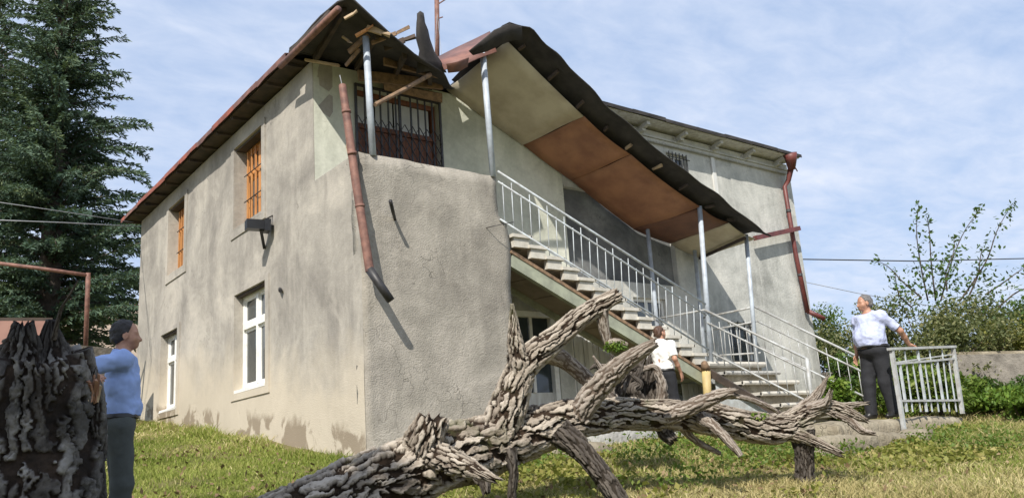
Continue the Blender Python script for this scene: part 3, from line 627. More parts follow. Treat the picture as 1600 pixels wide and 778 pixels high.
MB().tube([A(1100, 566, y=9.14), A(1103, 577, y=9.18)], [.05, .085], 10).build('post_cap', M['wood_old'], stair, True)
for k in range(7):
    xx = 11.5+k*.14; MB().box((xx, 9.9, -.1), (xx+.125, 9.93, LZ-.32)).build('back_board', M['white_board'], stair)
def rail_panel(p_top, p_mid, p_bot, n, r_top=.020, mat='rail_grey', lo=.06, alt=.12, label=None, sub='baluster', jit=0.):
    """p_* = (start, end) lines; balusters between bottom and mid rail"""
    t_ = MB().tube([p_top[0], p_top[1]], r_top, 10).build('railing', M[mat], stair, True, label=label)
    MB().tube([p_mid[0], p_mid[1]], r_top*.8, 8).build('mid_rail', M[mat], t_, True); MB().tube([p_bot[0], p_bot[1]], r_top*.85, 8).build('bottom_rail', M[mat], t_, True)
    for k in range(n):
        s = (k+.5)/n; m_ = np.array(p_mid[0])*(1-s)+np.array(p_mid[1])*s; b0 = np.array(p_bot[0])*(1-s)+np.array(p_bot[1])*s
        j = np.array([random.uniform(-jit, jit), 0, 0])
        MB().tube([b0-[0, 0, lo+(.06 if k % 2 else 0)], m_+[0, 0, alt if k % 2 else .03]+j], .0075, 6).build(sub, M[mat], t_, True)
    return t_
yr = YP-.02
rail_panel(((7.21, yr, 4.03), (11.74, yr, 2.20)), ((7.2, yr, 3.87), (11.7, yr, 2.01)), ((7.19, yr, 3.29), (11.6, yr, 1.42)), 27, label='long pale stair railing beside the upper flight', mat='steel_white')
xr_ = 11.58
rl = rail_panel(((xr_, 9.26, 2.14), (xr_, 7.43, 1.06)), ((xr_, 9.25, 1.92), (xr_, 7.43, .86)), ((xr_, 9.25, 1.40), (xr_, 7.43, .36)), 11, label='left railing of the lower flight')
MB().tube([(xr_, 7.43, 1.07), (xr_, 7.47, .1)], .028, 10).build('newel_post', M['rail_grey'], rl, True)
xr_ = 13.02
rl = rail_panel(((xr_, 9.26, 2.27), (xr_, 7.35, 1.07)), ((xr_, 9.25, 2.0), (xr_, 7.35, .84)), ((xr_, 9.25, 1.52), (xr_, 7.35, .42)), 11, label='right railing of the lower flight')
MB().tube([(xr_, 7.35, 1.08), (xr_, 7.38, .52)], .03, 10).build('newel_post', M['rail_grey'], rl, True); MB().tube([(xr_, 7.38, .515), (xr_, 7.42, .05)], .034, 10).build('newel_foot', M['stair_green'], rl, True)
rl = rail_panel(((xr_, 10.5, 2.27), (xr_, 9.28, 2.27)), ((xr_, 10.5, 2.0), (xr_, 9.28, 2.0)), ((xr_, 10.5, 1.52), (xr_, 9.28, 1.42)), 7, label='short railing at the side of the landing', jit=.1)
MB().tube([(11.7, yr, 2.17), (11.7, 10.5, 2.2)], .018, 8).build('tie_rail', M['rail_grey'], rl, True)
# inner handrail along the wall
s = MB(); s.tube([(9.0, YF-.35, 3.2), (11.6, YF-.35, 2.05)], .02, 8); s.build('inner_rail', M['steel_grey'], stair, True)
# ================================================================== platform at the stair foot and the loose railing panel
def rough_block(name, lo, hi, mat, step=.1, amp=.035, seed=1, **kw):
    import bmesh
    bm = bmesh.new(); bmesh.ops.create_cube(bm, size=1)
    L = np.array(hi)-np.array(lo); cen = (np.array(hi)+np.array(lo))/2
    for v in bm.verts: v.co = Vector(np.array(v.co)*L+cen)
    for ax in range(3):
        n = int(L[ax]/step)
        for k in range(1, n+1):
            p = np.array(lo); p[ax] += L[ax]*k/(n+1); nn = [0, 0, 0]; nn[ax] = 1
            bmesh.ops.bisect_plane(bm, geom=bm.verts[:]+bm.edges[:]+bm.faces[:], plane_co=p, plane_no=nn)
    co = np.array([v.co for v in bm.verts]); d = np.stack([fbm(co*2.2+q*17, 4, seed+q) for q in range(3)], 1)*amp*2
    e = (co-cen)/(L/2); cr = np.clip(np.sort(np.abs(e), 1)[:, 1]-.0, 0, 1)**12
    co = co+d-e*cr[:, None]*amp*.9*np.array([1, 1, 1])
    f = [[v.index for v in q.verts] for q in bm.faces]; bm.verts.index_update(); f = [[v.index for v in q.verts] for q in bm.faces]; bm.free()
    return mesh_obj(name, co, f, mat, smooth=True, **kw)
rough_block('concrete_platform', (9.75, 6.0, -.42), (13.35, 7.75, .06), M['concrete'], .12, .04, 3, label='crumbling concrete platform at the foot of the steps', cat='platform')
rough_block('concrete_step', (8.7, 5.55, -.5), (11.42, 5.97, -.10), M['concrete'], .1, .04, 9, label='low worn concrete step in front of the crumbling platform', cat='step')
rough_block('concrete_kerb', (7.55, 8.1, -.2), (9.75, 8.5, .24), M['concrete_grey'], .1, .03, 5, label='pale concrete kerb behind the fallen tree, by the house', cat='kerb')
rough_block('concrete_kerb', (5.9, 7.6, -.3), (7.5, 8.0, .02), M['concrete'], .1, .04, 6, label='low broken kerb behind the fork of the fallen tree', cat='kerb')
panel = thing('railing_panel', (11.5, 5.93, -.27), 'leaning steel railing panel standing on the platform edge', 'railing')
yq = 5.93; a0, a1 = A(1393, 547, y=yq), A(1416, 692, y=yq); b0, b1 = A(1489, 543, y=yq+.02), A(1504, 646, y=yq+.02)
MB().beam(a0, a1, .05, .05, up=(0, 1, 0)).build('post', M['rail_grey'], panel); MB().beam(b0, b1, .05, .05, up=(0, 1, 0)).build('post', M['rail_grey'], panel)
MB().beam(a0+[-.06, 0, .015], b0+[.05, 0, .015], .07, .035).build('top_rail', M['rail_grey'], panel)
def on(p, q, s): return p*(1-s)+q*s
af, bf = A(1409, 646, y=yq), b1
MB().beam(on(a0, af, .22), on(b0, bf, .17), .03, .03).build('mid_rail', M['rail_grey'], panel); MB().beam(on(a0, af, .2)+[0, .02, 0], on(b0, bf, .1)+[0, .02, 0], .02, .02).build('mid_rail', M['rail_grey'], panel)
MB().beam(on(a0, af, .80), on(b0, bf, .80), .03, .03).build('bottom_rail', M['rail_grey'], panel)
for k in range(9):
    s = (k+1)/10.; t1 = .02 if k % 2 else .2; p, q = on(on(a0, af, t1), on(b0, bf, t1), s+random.uniform(-.015, .015)), on(on(a0, af, .97), on(b0, bf, .97), s+random.uniform(-.02, .02))
    MB().beam(p+[0, .01, 0], q+[0, .01, 0], .016 if k % 3 else .03, .016 if k % 3 else .03, up=(0, 1, 0)).build('baluster', M['steel_white'], panel)
# ================================================================== pipes, lamp, wires
dp = thing('broken_drainpipe', A(578, 425, y=9.1), 'rust brown broken drainpipe leaning on the corner of the rough balcony wall', 'drainpipe')
s = MB().tube([A(535, 134, y=9.42), A(545, 205, y=9.28), A(556, 285, y=9.18), A(568, 360, y=9.12), A(578, 424, y=9.08)], [.052, .055, .056, .056, .058], 16, cap=False).build('pipe', M['pipe_rust'], dp, True)
for (u, v, y) in [(541, 175, 9.33), (550, 240, 9.22), (562, 322, 9.15)]: MB().tube([A(u, v-2, y=y), A(u+.5, v+2, y=y)], .062, 16).build('pipe_joint', M['pipe_rust'], dp, True)
MB().tube([A(577, 420, y=9.08), A(595, 447, y=9.02), A(611, 470, y=8.97)], [.058, .055, .052], 14).build('shoe', M['black_iron'], dp, True, label='shadow-black lower end of the drainpipe')  # shade of the open pipe end put in as black colour
MB().tube([A(535, 136, y=9.42), A(531, 118, y=9.6)], .006, 5).build('wire', M['cable_pale'], dp)
MB().tube([A(544, 190, y=9.3), A(541, 230, y=9.32), A(548, 262, y=9.25)], .005, 5).build('wire', M['wood_pale'], dp)
s = MB(); s.tube([A(618, 346, y=YP+.05), A(614, 331, y=YP-.14), A(610, 314, y=YP-.3)], [.02, .024, .026], 8); s.build('iron_stub', M['black_iron'], None, True, origin=tuple(A(618, 346, y=YP)), label='short black iron rod sticking out of the rough balcony wall', cat='iron rod')
s = MB(); s.tube([A(757, 357, y=YP+.02), A(772, 353, y=YP-.12), A(803, 347, y=YP-.3)], .006, 5); s.build('bent_wire', M['black_iron'], None, True, origin=tuple(A(757, 357, y=YP)), label='thin bent wire poking out of the balcony wall by the top step', cat='wire')
fl = thing('floodlight', A(412, 378, x=X0), 'black floodlight on a bracket under the orange barred window by the house corner', 'floodlight')
cpt = A(402, 352, x=X0-.24)
MB().beam(cpt+[-.17, .03, .0], cpt+[.10, -.01, .0], .17, .15).build('lamp_body', M['black_plastic'], fl); MB().beam(cpt+[.101, -.01, .0], cpt+[.19, -.03, -.005], .21, .19).build('lamp_head', M['black_plastic'], fl)
for k in range(7): MB().beam(cpt+[-.15+.035*k, .03, .075], cpt+[-.15+.035*k, .03, .10], .012, .16).build('cooling_fin', M['black_plastic'], fl); MB().beam(cpt+[-.15+.035*k, -.062, -.06], cpt+[-.15+.035*k, -.062, .07], .012, .022).build('cooling_fin', M['black_plastic'], fl)
MB().beam(cpt+[.05, -.02, -.075], A(413, 388, x=X0-.01), .03, .045, up=(1, 0, 0)).build('bracket', M['black_iron'], fl); MB().beam(cpt+[.12, -.06, .1], A(426, 337, x=X0), .02, .02).build('strut', M['black_iron'], fl)
s = MB(); s.tube([A(438, 450, x=X0+.05), A(438, 454, x=X0-.06)], .03, 10); s.build('hole_stub', M['black_iron'], None, origin=tuple(A(438, 452, x=X0)), label='small dark stub standing for a hole in the side wall near the corner', cat='wall hole')  # black stub added to stand for a dark hole in the wall
# red downpipe at the right corner
rd = thing('red_downpipe', (XR, YF-.1, 2.3), 'dark red downpipe with hopper head at the far corner of the house', 'drainpipe')
pts = [A(1236, 262, y=YF-.35), A(1232, 282, y=YF-.14), A(1226, 292, y=YF-.1), A(1243, 395, y=YF-.1), A(1262, 488, y=YF-.1)]
MB().tube(pts, [.07, .056, .05, .05, .055], 14).build('pipe', M['red_paint'], rd, True)
MB().tube([A(1234, 240, y=YF-.45), A(1236, 250, y=YF-.42), A(1237, 265, y=YF-.36)], [.16, .13, .08], 14).build('hopper', M['red_paint'], rd, True)
MB().tube([A(1262, 486, y=YF-.1), A(1288, 498, y=YF-.3)], .055, 12).build('outlet', M['red_paint'], rd, True)
MB().tube([A(1240, 258, y=YF-.4), A(1246, 268, y=YF-.4)], .015, 6).build('strap', M['red_paint'], rd)
for v, u in ((330, 1232), (430, 1250)): MB().tube([A(u, v-2, y=YF-.1), A(u, v+2, y=YF-.1)], .058, 12).build('pipe_clip', M['black_iron'], rd)
ms = thing('roof_mast', (8.55, YF+2, 6.8), 'thin rust coloured pipe mast rising above the roof', 'mast')
MB().tube([A(683, 100, y=YF+2), A(683, 40, y=YF+2), A(682, -40, y=YF+2)], .05, 10).build('mast_pipe', M['pipe_rust'], ms, True)
MB().tube([A(683, 30, y=YF+2), A(692, 27, y=YF+1.9)], .012, 6).build('hook', M['pipe_rust'], ms); MB().tube([A(683, 8, y=YF+2), A(700, -3, y=YF+1.9)], .014, 6).build('hook', M['pipe_rust'], ms)
MB().tube([A(683, 20, y=YF+2), A(690, 85, y=YF+1.2)], .004, 4).build('stay_wire', M['cable_pale'], ms); MB().tube([A(683, 20, y=YF+2), A(679, 85, y=YF+1.6)], .004, 4).build('stay_wire', M['cable_pale'], ms)
def wire(pts, r, mat, lb, grp):
    o = MB(); o.tube(pts, r, 5); o.build('overhead_wire', M[mat], None, True, origin=tuple(pts[0]), label=lb, cat='wire', group=grp)
wire([A(1248, 405, y=YF+.3), A(1430, 408, d=22), A(1640, 403, d=24)], .016, 'cable', 'dark overhead wire from the right corner of the house past the tall shoots', 'overhead wires')
wire([A(1255, 440, y=YF+.2), A(1340, 458, d=21), A(1500, 486, d=24)], .009, 'cable_pale', 'thin pale wire sagging behind the man in the pale shirt', 'overhead wires')
wire([A(-30, 343, d=15), A(100, 348, d=16), A(221, 354, x=X0+.1)], .010, 'cable_pale', 'lower pale overhead wire to the far house corner, crossing the conifer', 'overhead wires')
wire([A(-30, 312, d=15), A(100, 331, d=16), A(219, 349, x=X0+.1)], .007, 'cable_pale', 'upper pale overhead wire to the far house corner, crossing the conifer', 'overhead wires')
# ================================================================== left background
gp = thing('rusty_pipe_frame', A(136, 540, d=17), 'rusty gas pipe crossing on an upright post in front of the conifer', 'pipe frame')
MB().tube([A(-30, 408, d=16.5), A(60, 419, d=16.7), A(138, 430, d=17)], .038, 10).build('cross_pipe', M['pipe_rust'], gp, True); MB().tube([A(138, 426, d=17), A(136, 480, d=17), A(133, 560, d=17)], .045, 10).build('upright', M['pipe_rust'], gp, True)
pkp = [A(-60, 503, d=14), A(82, 503, d=14.6)]; z_b = float(gz(*pkp[0][:2]))-.2
s = MB(); s.slab([pkp[0], pkp[1], (pkp[1][0], pkp[1][1], z_b), (pkp[0][0], pkp[0][1], z_b)], .12); pkw = s.build('pink_wall', M['pink_wall'], None, origin=(pkp[1][0], pkp[1][1], z_b), label='dull pink garden wall behind the burnt stump', cat='wall')
MB().beam(pkp[0]+[0, 0, .03], pkp[1]+[0, 0, .03], .2, .06).build('coping', M['wood_dark'], pkw)
def stone_wall(name, p, q, zt, zb, thick, label, n=9, rows=3):
    p = np.array([p[0], p[1], 0.]); q = np.array([q[0], q[1], 0.]); zt = float(zt); d = q-p; L = np.linalg.norm(d); d /= L; nrm = np.array([d[1], -d[0], 0])
    if nrm@p > 0: nrm = -nrm
    pb, qb = p-nrm*thick, q-nrm*thick
    w_ = MB().add([(*p[:2], zb), (*q[:2], zb), (*qb[:2], zb), (*pb[:2], zb), (*p[:2], zt), (*q[:2], zt), (*qb[:2], zt), (*pb[:2], zt)], [(0, 3, 2, 1), (4, 5, 6, 7), (0, 1, 5, 4), (1, 2, 6, 5), (2, 3, 7, 6), (3, 0, 4, 7)]).build(name, M['stone_wall'], None, origin=(p[0], p[1], zb), label=label, cat='wall')
    hh = (zt-zb)/rows
    for r in range(rows):
        s = -random.uniform(0, .3)
        while s < L:
            ln = random.uniform(.3, .75); a = max(s, 0)+.012; b2 = min(s+ln, L)-.012; s += ln
            if b2-a < .08: continue
            c0 = p+d*a; c1 = p+d*b2; za, zb2 = zb+r*hh+.012, zb+(r+1)*hh-.012; off = nrm*random.uniform(.03, .06)
            vs = [np.array([*(c[:2]), z])+o_+np.array([random.uniform(-.012, .012) for _ in range(3)]) for c in (c0, c1) for z in (za, zb2) for o_ in (off, -nrm*.03)]
            # bevelled front: shrink outer corners
            MB().add([vs[0], vs[4], vs[6], vs[2], vs[1], vs[5], vs[7], vs[3]], [(0, 1, 2, 3), (7, 6, 5, 4), (0, 4, 5, 1), (1, 5, 6, 2), (2, 6, 7, 3), (3, 7, 4, 0)]).build('stone', M['stone_wall'], w_)
    return w_
p, q = A(78, 540, d=15.5), A(196, 541, d=17); stone_wall('low_stone_wall', p, q, (p[2]+q[2])/2, float(gz(p[0], p[1]))-.1, .4, 'low grey stone wall behind the man in the blue shirt', rows=3)
fh = thing('distant_house', A(150, 535, d=44), 'small pale distant house with a dark window and brick flank behind the conifer', 'house')
c0 = A(84, 500, d=44); c1 = A(190, 497, d=46); zb = float(gz(c0[0], c0[1]))-.5
MB().slab([c0, c1, (c1[0], c1[1], zb), (c0[0], c0[1], zb)], 4.).build('wall', M['cream_far'], fh)
e0 = A(140, 498, d=45); e0s = e0+np.array([-.1, -.35, 0]); c1s = c1+np.array([-.1, -.35, 0])
MB().slab([e0s, c1s+[3, 0, 0], (c1s[0]+3, c1s[1], zb), (e0s[0], e0s[1], zb)], .2).build('brick_flank', M['brick_far'], fh)
MB().slab([c0+[-.6, -.6, -.05], c1+[3.3, -.6, -.05], c1+[3.3, 3, 1.3], c0+[-.6, 3, 1.3]], -.15).build('roof', M['brick_far'], fh)
q0 = A(92, 514, d=43.6); q1 = A(106, 514, d=43.9); MB().slab([q0, q1, q1-[0, 0, .75], q0-[0, 0, .75]], .2).build('window', M['glass'], fh)
q0 = A(113, 512, d=43.7); q1 = A(122, 512, d=43.9); MB().slab([q0, q1, q1-[0, 0, .9], q0-[0, 0, .9]], .1).build('door', M['white_paint'], fh)
# ================================================================== right background
p, q = np.array([17.6, 10.9]), np.array([24.5, 7.0]); stone_wall('retaining_wall', p, q, 1.25, -.1, .5, 'ochre rubble retaining wall beside the lower steps', rows=4)
p, q = A(1480, 556, d=17.5), A(1700, 552, d=16.5); s = MB(); zt = p[2]; zb = -.3
s.slab([p, q, (q[0], q[1], zb), (p[0], p[1], zb)], .35); yw = s.build('yard_wall', M['stone_wall'], None, origin=(p[0], p[1], zb), label='grey concrete yard wall in front of the hedge', cat='wall')
MB().beam(p+[0, -.0, .03], q+[0, 0, .03], .45, .07).build('coping', M['concrete'], yw)
# ================================================================== fallen tree
def resample(P4, step):
    P4 = np.array(P4, float); n = len(P4); out_ = []
    for i in range(n-1):
        p0, p1, p2, p3 = P4[max(i-1, 0)], P4[i], P4[i+1], P4[min(i+2, n-1)]
        L = np.linalg.norm((p2-p1)[:3]); m_ = max(2, int(L/step))
        for k in range(m_):
            t_ = k/m_; out_.append(.5*((2*p1)+(-p0+p2)*t_+(2*p0-5*p1+4*p2-p3)*t_**2+(-p0+3*p1-3*p2+p3)*t_**3))
    out_.append(P4[-1]); return np.array(out_)
def plates(s, a, na, cell_l, cell_w, seed):
    """elongated cellular pattern on (length, around); returns edge distance, random per plate, local offset along"""
    gi = s/cell_l; gj = a/cell_w; i0 = np.floor(gi).astype(np.int64); j0 = np.floor(gj).astype(np.int64)
    f1 = np.full(s.shape, 9.); f2 = np.full(s.shape, 9.); rid = np.zeros(s.shape); off = np.zeros(s.shape); ofw = np.zeros(s.shape)
    for di in (-1, 0, 1):
        for dj in (-2, -1, 0, 1, 2):
            ii, jj = i0+di, j0+dj; jw = np.mod(jj, na)
            cx_ = ii+.1+.8*_h(ii, jw, ii*0, seed)+.5*(jj % 2); cy_ = jj+.15+.7*_h(ii, jw, ii*0+1, seed)
            d = np.hypot((gi-cx_)*.9, (gj-cy_)); r_ = _h(ii, jw, ii*0+2, seed)
            c = d < f1; f2 = np.where(c, f1, np.minimum(f2, d)); rid = np.where(c, r_, rid); off = np.where(c, gi-cx_, off); ofw = np.where(c, gj-cy_, ofw); f1 = np.where(c, d, f1)
    return f2-f1, rid, off, ofw
def bark_tube(name, P4, mat, parent, step=.016, depth=.035, cell=(.22, .055), seed=1, jag0=0, jag1=0, squash=None, **kw):
    c = resample(P4, step); n = len(c); pts = c[:, :3]; rad = np.maximum(c[:, 3], .004)
    d = np.gradient(pts, axis=0); d /= np.linalg.norm(d, axis=1, keepdims=True)
    u = np.cross(d[0], [0, 0, 1.]); u = u if np.linalg.norm(u) > .05 else np.array([1., 0, 0]); U = []
    for i in range(n):
        u = u-d[i]*(u@d[i]); u /= np.linalg.norm(u); U.append(u)
    U = np.array(U); B = np.cross(d, U)
    m_ = int(np.clip(2*math.pi*rad.max()/(step*.72), 14, 300)); th = np.arange(m_)/m_*2*math.pi
    sl = np.concatenate([[0], np.cumsum(np.linalg.norm(np.diff(pts, axis=0), axis=1))])
    S, TH = np.meshgrid(sl, th, indexing='ij'); rm = rad.mean(); na = max(4, int(round(2*math.pi*(rm*.4+rad.max()*.6)/cell[1]))); cw = 1.0
    dirv = np.cos(TH)[..., None]*U[:, None]+np.sin(TH)[..., None]*B[:, None]
    base = pts[:, None]+dirv*rad[:, None, None]
    wv = fbm(base*2.6, 3, seed); wv2 = fbm(base*9, 3, seed+9); wv3 = fbm(base*26, 2, seed+19)
    Sw = S+wv*.08+wv2*.08+wv3*.07; Aw = TH/(2*math.pi)*na+wv*.7+wv2*.65+wv3*.6+S*.4
    e, rid, off, ofw = plates(Sw/cell[0], Aw, na, 1., 1., seed)
    e2, rid2, off2, _o = plates(Sw/(cell[0]*.5)+7, Aw*1.9+3, na*2, 1., 1., seed+3)
    sm = lambda v: v*v*(3-2*v)
    crust = np.clip((e-.15)/.06, 0, 1); brk = np.clip((e2-.03)/.05, 0, 1)
    h = crust*(.55+.40*rid+.34*np.clip(off, -.6, .6)+.42*np.clip(ofw, -.7, .7))*(.72+.28*brk)+crust*.26*(rid2-.5)
    lump = fbm(base*3.2, 3, seed+5)
    dep = depth*np.clip(rad/rm, .3, 1.2)[:, None]
    r_ = rad[:, None]*(.96+.12*lump)+(h-.62)*dep+fbm(base*34, 3, seed+6)*dep*.22
    crust = crust*(.5+.5*brk); rid = np.clip(.5*rid+.5*rid2, 0, 1)
    pos = pts[:, None]+dirv*np.maximum(r_, .003)[..., None]
    for end, jg in ((0, jag0), (1, jag1)):      # splintered ends: each grain strand breaks at its own length
        if jg:
            jj = fbm(np.stack([np.cos(th)*4+seed, np.sin(th)*4, th*0], -1), 3, seed+31)*jg+(_h((th*14).astype(np.int64), (th*0).astype(np.int64), (th*0).astype(np.int64), seed)-.5)*jg
            ww = np.clip(1-(sl if end == 0 else sl[-1]-sl)/max(jg*1.5, .05), 0, 1)**1.5
            pos = pos+(ww[:, None]*jj[None])[..., None]*d[:, None]
    V = pos.reshape(-1, 3); I_ = np.arange(n*m_).reshape(n, m_); J = np.roll(I_, -1, 1)
    Fq = np.stack([I_[:-1], J[:-1], J[1:], I_[1:]], -1).reshape(-1, 4)
    # end caps sunk inwards as rings
    extra = []; ef = []; at_h = [crust.ravel()]; at_p = [rid.ravel()]; cnt = n*m_
    for end in (0, 1):
        i = 0 if end == 0 else n-1; ring = I_[i]; prev = ring
        for q in (.6, .25, .02):
            cen = pos[i].mean(0); rr = cen+(pos[i]-cen)*q+d[i]*(1 if end == 0 else -1)*(.25*rad[i]*(1-q))*(.4+fbm(pos[i]*30, 2, seed+77)[:, None])
            ids = np.arange(cnt, cnt+m_); cnt += m_; extra.append(rr); at_h.append(np.full(m_, .0)); at_p.append(np.full(m_, .3))
            a, b_ = (prev, ids) if end else (ids, prev); ef.append(np.stack([a, np.roll(a, -1), np.roll(b_, -1), b_], -1)); prev = ids
    V = np.concatenate([V]+extra); Fq = np.concatenate([Fq]+ef)
    return mesh_obj(name, V, Fq, M[mat], parent, False, attrs={'crust': np.concatenate(at_h), 'plate': np.concatenate(at_p)}, **kw)
def Q(u, v, d, rpx, k=.93): p = A(u, v, d=d); return (*p, k*rpx*d/F_PX)
tree = thing('fallen_tree', A(880, 700, d=7.4), 'huge fallen tree trunk with furrowed grey bark and broken limbs lying across the yard', 'fallen tree')
bark_tube('trunk', [Q(190, 965, 4.95, 84), Q(330, 890, 5.35, 78), Q(450, 826, 5.8, 70), Q(560, 770, 6.2, 62), Q(680, 720, 6.6, 57), Q(770, 693, 6.9, 50), Q(860, 664, 7.15, 40), Q(950, 648, 7.4, 30), Q(1050, 647, 7.6, 26), Q(1130, 657, 7.75, 27), Q(1200, 670, 7.9, 26), Q(1262, 660, 8.0, 20)], 'bark', tree, .0105, .042, (.34, .088), 3)
bark_tube('limb', [Q(770, 690, 6.88, 36), Q(792, 640, 6.9, 33), Q(808, 592, 6.95, 26), Q(828, 562, 7.0, 25), Q(862, 533, 7.05, 22), Q(905, 498, 7.1, 18), Q(945, 472, 7.15, 15), Q(966, 461, 7.18, 13)], 'bark', tree, .011, .030, (.28, .06), 5, jag1=.04)
bark_tube('limb', [Q(812, 600, 6.95, 22), Q(808, 560, 6.93, 19), Q(803, 520, 6.92, 11), Q(801, 490, 6.92, 6), Q(800, 474, 6.92, 2.5)], 'bark', tree, .012, .03, (.2, .05), 6)
bark_tube('limb', [Q(846, 548, 7.05, 20), Q(880, 562, 7.2, 15), Q(915, 590, 7.35, 14), Q(950, 622, 7.5, 14)], 'bark_bare', tree, .012, .006, (.25, .05), 7, label='smooth bare grey limb')
bark_tube('limb', [Q(905, 650, 7.15, 22), Q(930, 612, 7.1, 21), Q(956, 584, 7.05, 19), Q(985, 560, 7.0, 14), Q(1008, 545, 6.97, 11), Q(1024, 535, 6.95, 8)], 'bark_bare', tree, .012, .022, (.22, .05), 8, jag1=.03)
bark_tube('broken_stub', [Q(650, 725, 6.5, 40), Q(662, 692, 6.42, 36), Q(671, 668, 6.4, 31), Q(675, 655, 6.4, 28)], 'bark', tree, .0115, .04, (.18, .05), 9, jag1=.06)
bark_tube('broken_stub', [Q(680, 710, 6.35, 22), Q(710, 722, 6.2, 20), Q(740, 733, 6.1, 14), Q(772, 748, 6.02, 6)], 'bark', tree, .011, .025, (.16, .04), 10, jag1=.08)
bark_tube('broken_stub', [Q(745, 735, 6.6, 14), Q(756, 752, 6.5, 12), Q(760, 770, 6.45, 7)], 'bark_dark', tree, .012, .02, (.14, .04), 11, jag1=.04)
bark_tube('broken_stub', [Q(1035, 660, 7.6, 14), Q(1040, 676, 7.55, 13), Q(1052, 688, 7.5, 9)], 'bark_dark', tree, .012, .02, (.14, .04), 12, jag1=.03)
bark_tube('prop_branch', [Q(872, 672, 7.0, 24), Q(905, 700, 6.95, 19), Q(935, 735, 6.9, 17), Q(962, 775, 6.85, 18), Q(990, 830, 6.8, 19)], 'bark_dark', tree, .0125, .022, (.2, .045), 13, label='dark limb propping the trunk')
bark_tube('prop_branch', [Q(795, 700, 6.75, 12), Q(802, 740, 6.7, 9), Q(800, 775, 6.7, 8), Q(806, 830, 6.7, 8)], 'bark_dark', tree, .0125, .012, (.2, .04), 14)
bark_tube('prop_branch', [Q(1252, 672, 7.95, 22), Q(1256, 705, 7.93, 17), Q(1257, 735, 7.92, 16), Q(1258, 772, 7.9, 19)], 'bark_dark', tree, .0115, .02, (.14, .04), 15, label='short dark limb under the splintered end')
bark_tube('branch', [Q(1040, 652, 7.5, 15), Q(1090, 632, 7.42, 13), Q(1125, 617, 7.36, 11), Q(1148, 612, 7.32, 8)], 'bark_bare', tree, .012, .016, (.2, .04), 16, jag1=.05)
bark_tube('branch', [Q(1128, 618, 7.36, 5.5), Q(1165, 622, 7.4, 5), Q(1205, 637, 7.5, 4), Q(1216, 646, 7.52, 2)], 'bark_bare', tree, .012, .005, (.2, .03), 17)
bark_tube('branch', [Q(1095, 652, 7.5, 12), Q(1120, 670, 7.35, 9), Q(1142, 693, 7.25, 7.5), Q(1158, 712, 7.2, 5)], 'bark_bare', tree, .012, .008, (.2, .03), 18, label='bare pale branch pointing down')
bark_tube('branch', [Q(1065, 668, 7.65, 7), Q(1090, 690, 7.7, 6), Q(1125, 708, 7.75, 4)], 'bark_bare', tree, .012, .006, (.2, .03), 19)
bark_tube('branch', [Q(940, 482, 7.14, 12), Q(942, 505, 7.14, 10), Q(949, 532, 7.14, 8)], 'bark_bare', tree, .012, .006, (.15, .03), 20)
bark_tube('branch', [Q(945, 538, 7.12, 6), Q(962, 534, 7.1, 7), Q(980, 540, 7.1, 5)], 'bark_bare', tree, .012, .006, (.15, .03), 21)
# splintered right-hand end: separate torn strands
for k, pl in enumerate([[(1225, 664, 8.0, 19), (1270, 640, 7.95, 15), (1305, 636, 7.9, 11), (1335, 648, 7.85, 8), (1352, 656, 7.83, 4)], [(1290, 640, 7.9, 8), (1325, 655, 7.85, 7), (1345, 672, 7.8, 6), (1366, 677, 7.78, 3)], [(1240, 676, 7.9, 13), (1275, 690, 7.8, 9), (1312, 708, 7.7, 5)], [(1232, 655, 8.02, 13), (1262, 632, 8.0, 11), (1280, 612, 7.98, 8), (1292, 592, 7.97, 2.5)], [(1270, 636, 8.05, 6), (1310, 634, 8.05, 5), (1352, 630, 8.05, 3)], [(1262, 640, 7.92, 9), (1290, 628, 7.85, 7), (1298, 612, 7.8, 3)]]):
    bark_tube('torn_strand', [Q(p[0], p[1], p[2], p[3]) for p in pl], 'bark_bare' if k % 2 else 'bark', tree, .0115, .02, (.30, .028), 30+k, jag1=.06)
def clump(cen, rad, n, size, seed, flat=1.):
    """little leaf-shaped diamonds filling an uneven ellipsoid; returns verts, quads, tones"""
    r = np.random.default_rng(seed); d = r.normal(size=(n, 3)); d /= np.linalg.norm(d, axis=1, keepdims=True)
    q = np.array(cen)+d*(r.random(n)**.42)[:, None]*np.array(rad)*(1+.5*fbm(d*1.7+seed, 2, seed))[:, None]
    return leaves(q, size, r)
def leaves(q, size, r, up=.4, aspect=.5, tone=None):
    n = len(q); a = r.normal(size=(n, 3)); a /= np.linalg.norm(a, axis=1, keepdims=True)
    nm = r.normal(size=(n, 3)); nm[:, 2] = np.abs(nm[:, 2])+up; b_ = np.cross(nm, a); b_ /= np.linalg.norm(b_, axis=1, keepdims=True)
    s = size*(.55+.9*r.random(n))[:, None]
    V = np.stack([q-a*s*.5, q+b_*s*aspect*.5, q+a*s*.5, q-b_*s*aspect*.5], 1).reshape(-1, 3); Fq = np.arange(4*n).reshape(-1, 4)
    tn = np.repeat(np.clip(r.normal(.5, .22, n) if tone is None else tone+r.normal(0, .14, n), 0, 1), 4)
    return V, Fq, tn
def leaf_obj(name, parts, mat, parent=None, **kw):
    V = []; Fq = []; T_ = []; o = 0
    for v, f, tn in parts: V.append(v); Fq.append(f+o); T_.append(tn); o += len(v)
    return mesh_obj(name, np.concatenate(V), np.concatenate(Fq), M[mat], parent, False, attrs={'tone': np.concatenate(T_)}, **kw)
leaf_obj('moss_tuft', [clump(A(963, 541, d=7.08), (.11, .09, .05), 420, .03, 3)], 'leaf_bright', tree)
leaf_obj('moss_tuft', [clump(A(1180, 652, d=7.82), (.16, .12, .05), 300, .035, 4)], 'leaf_bright', tree)
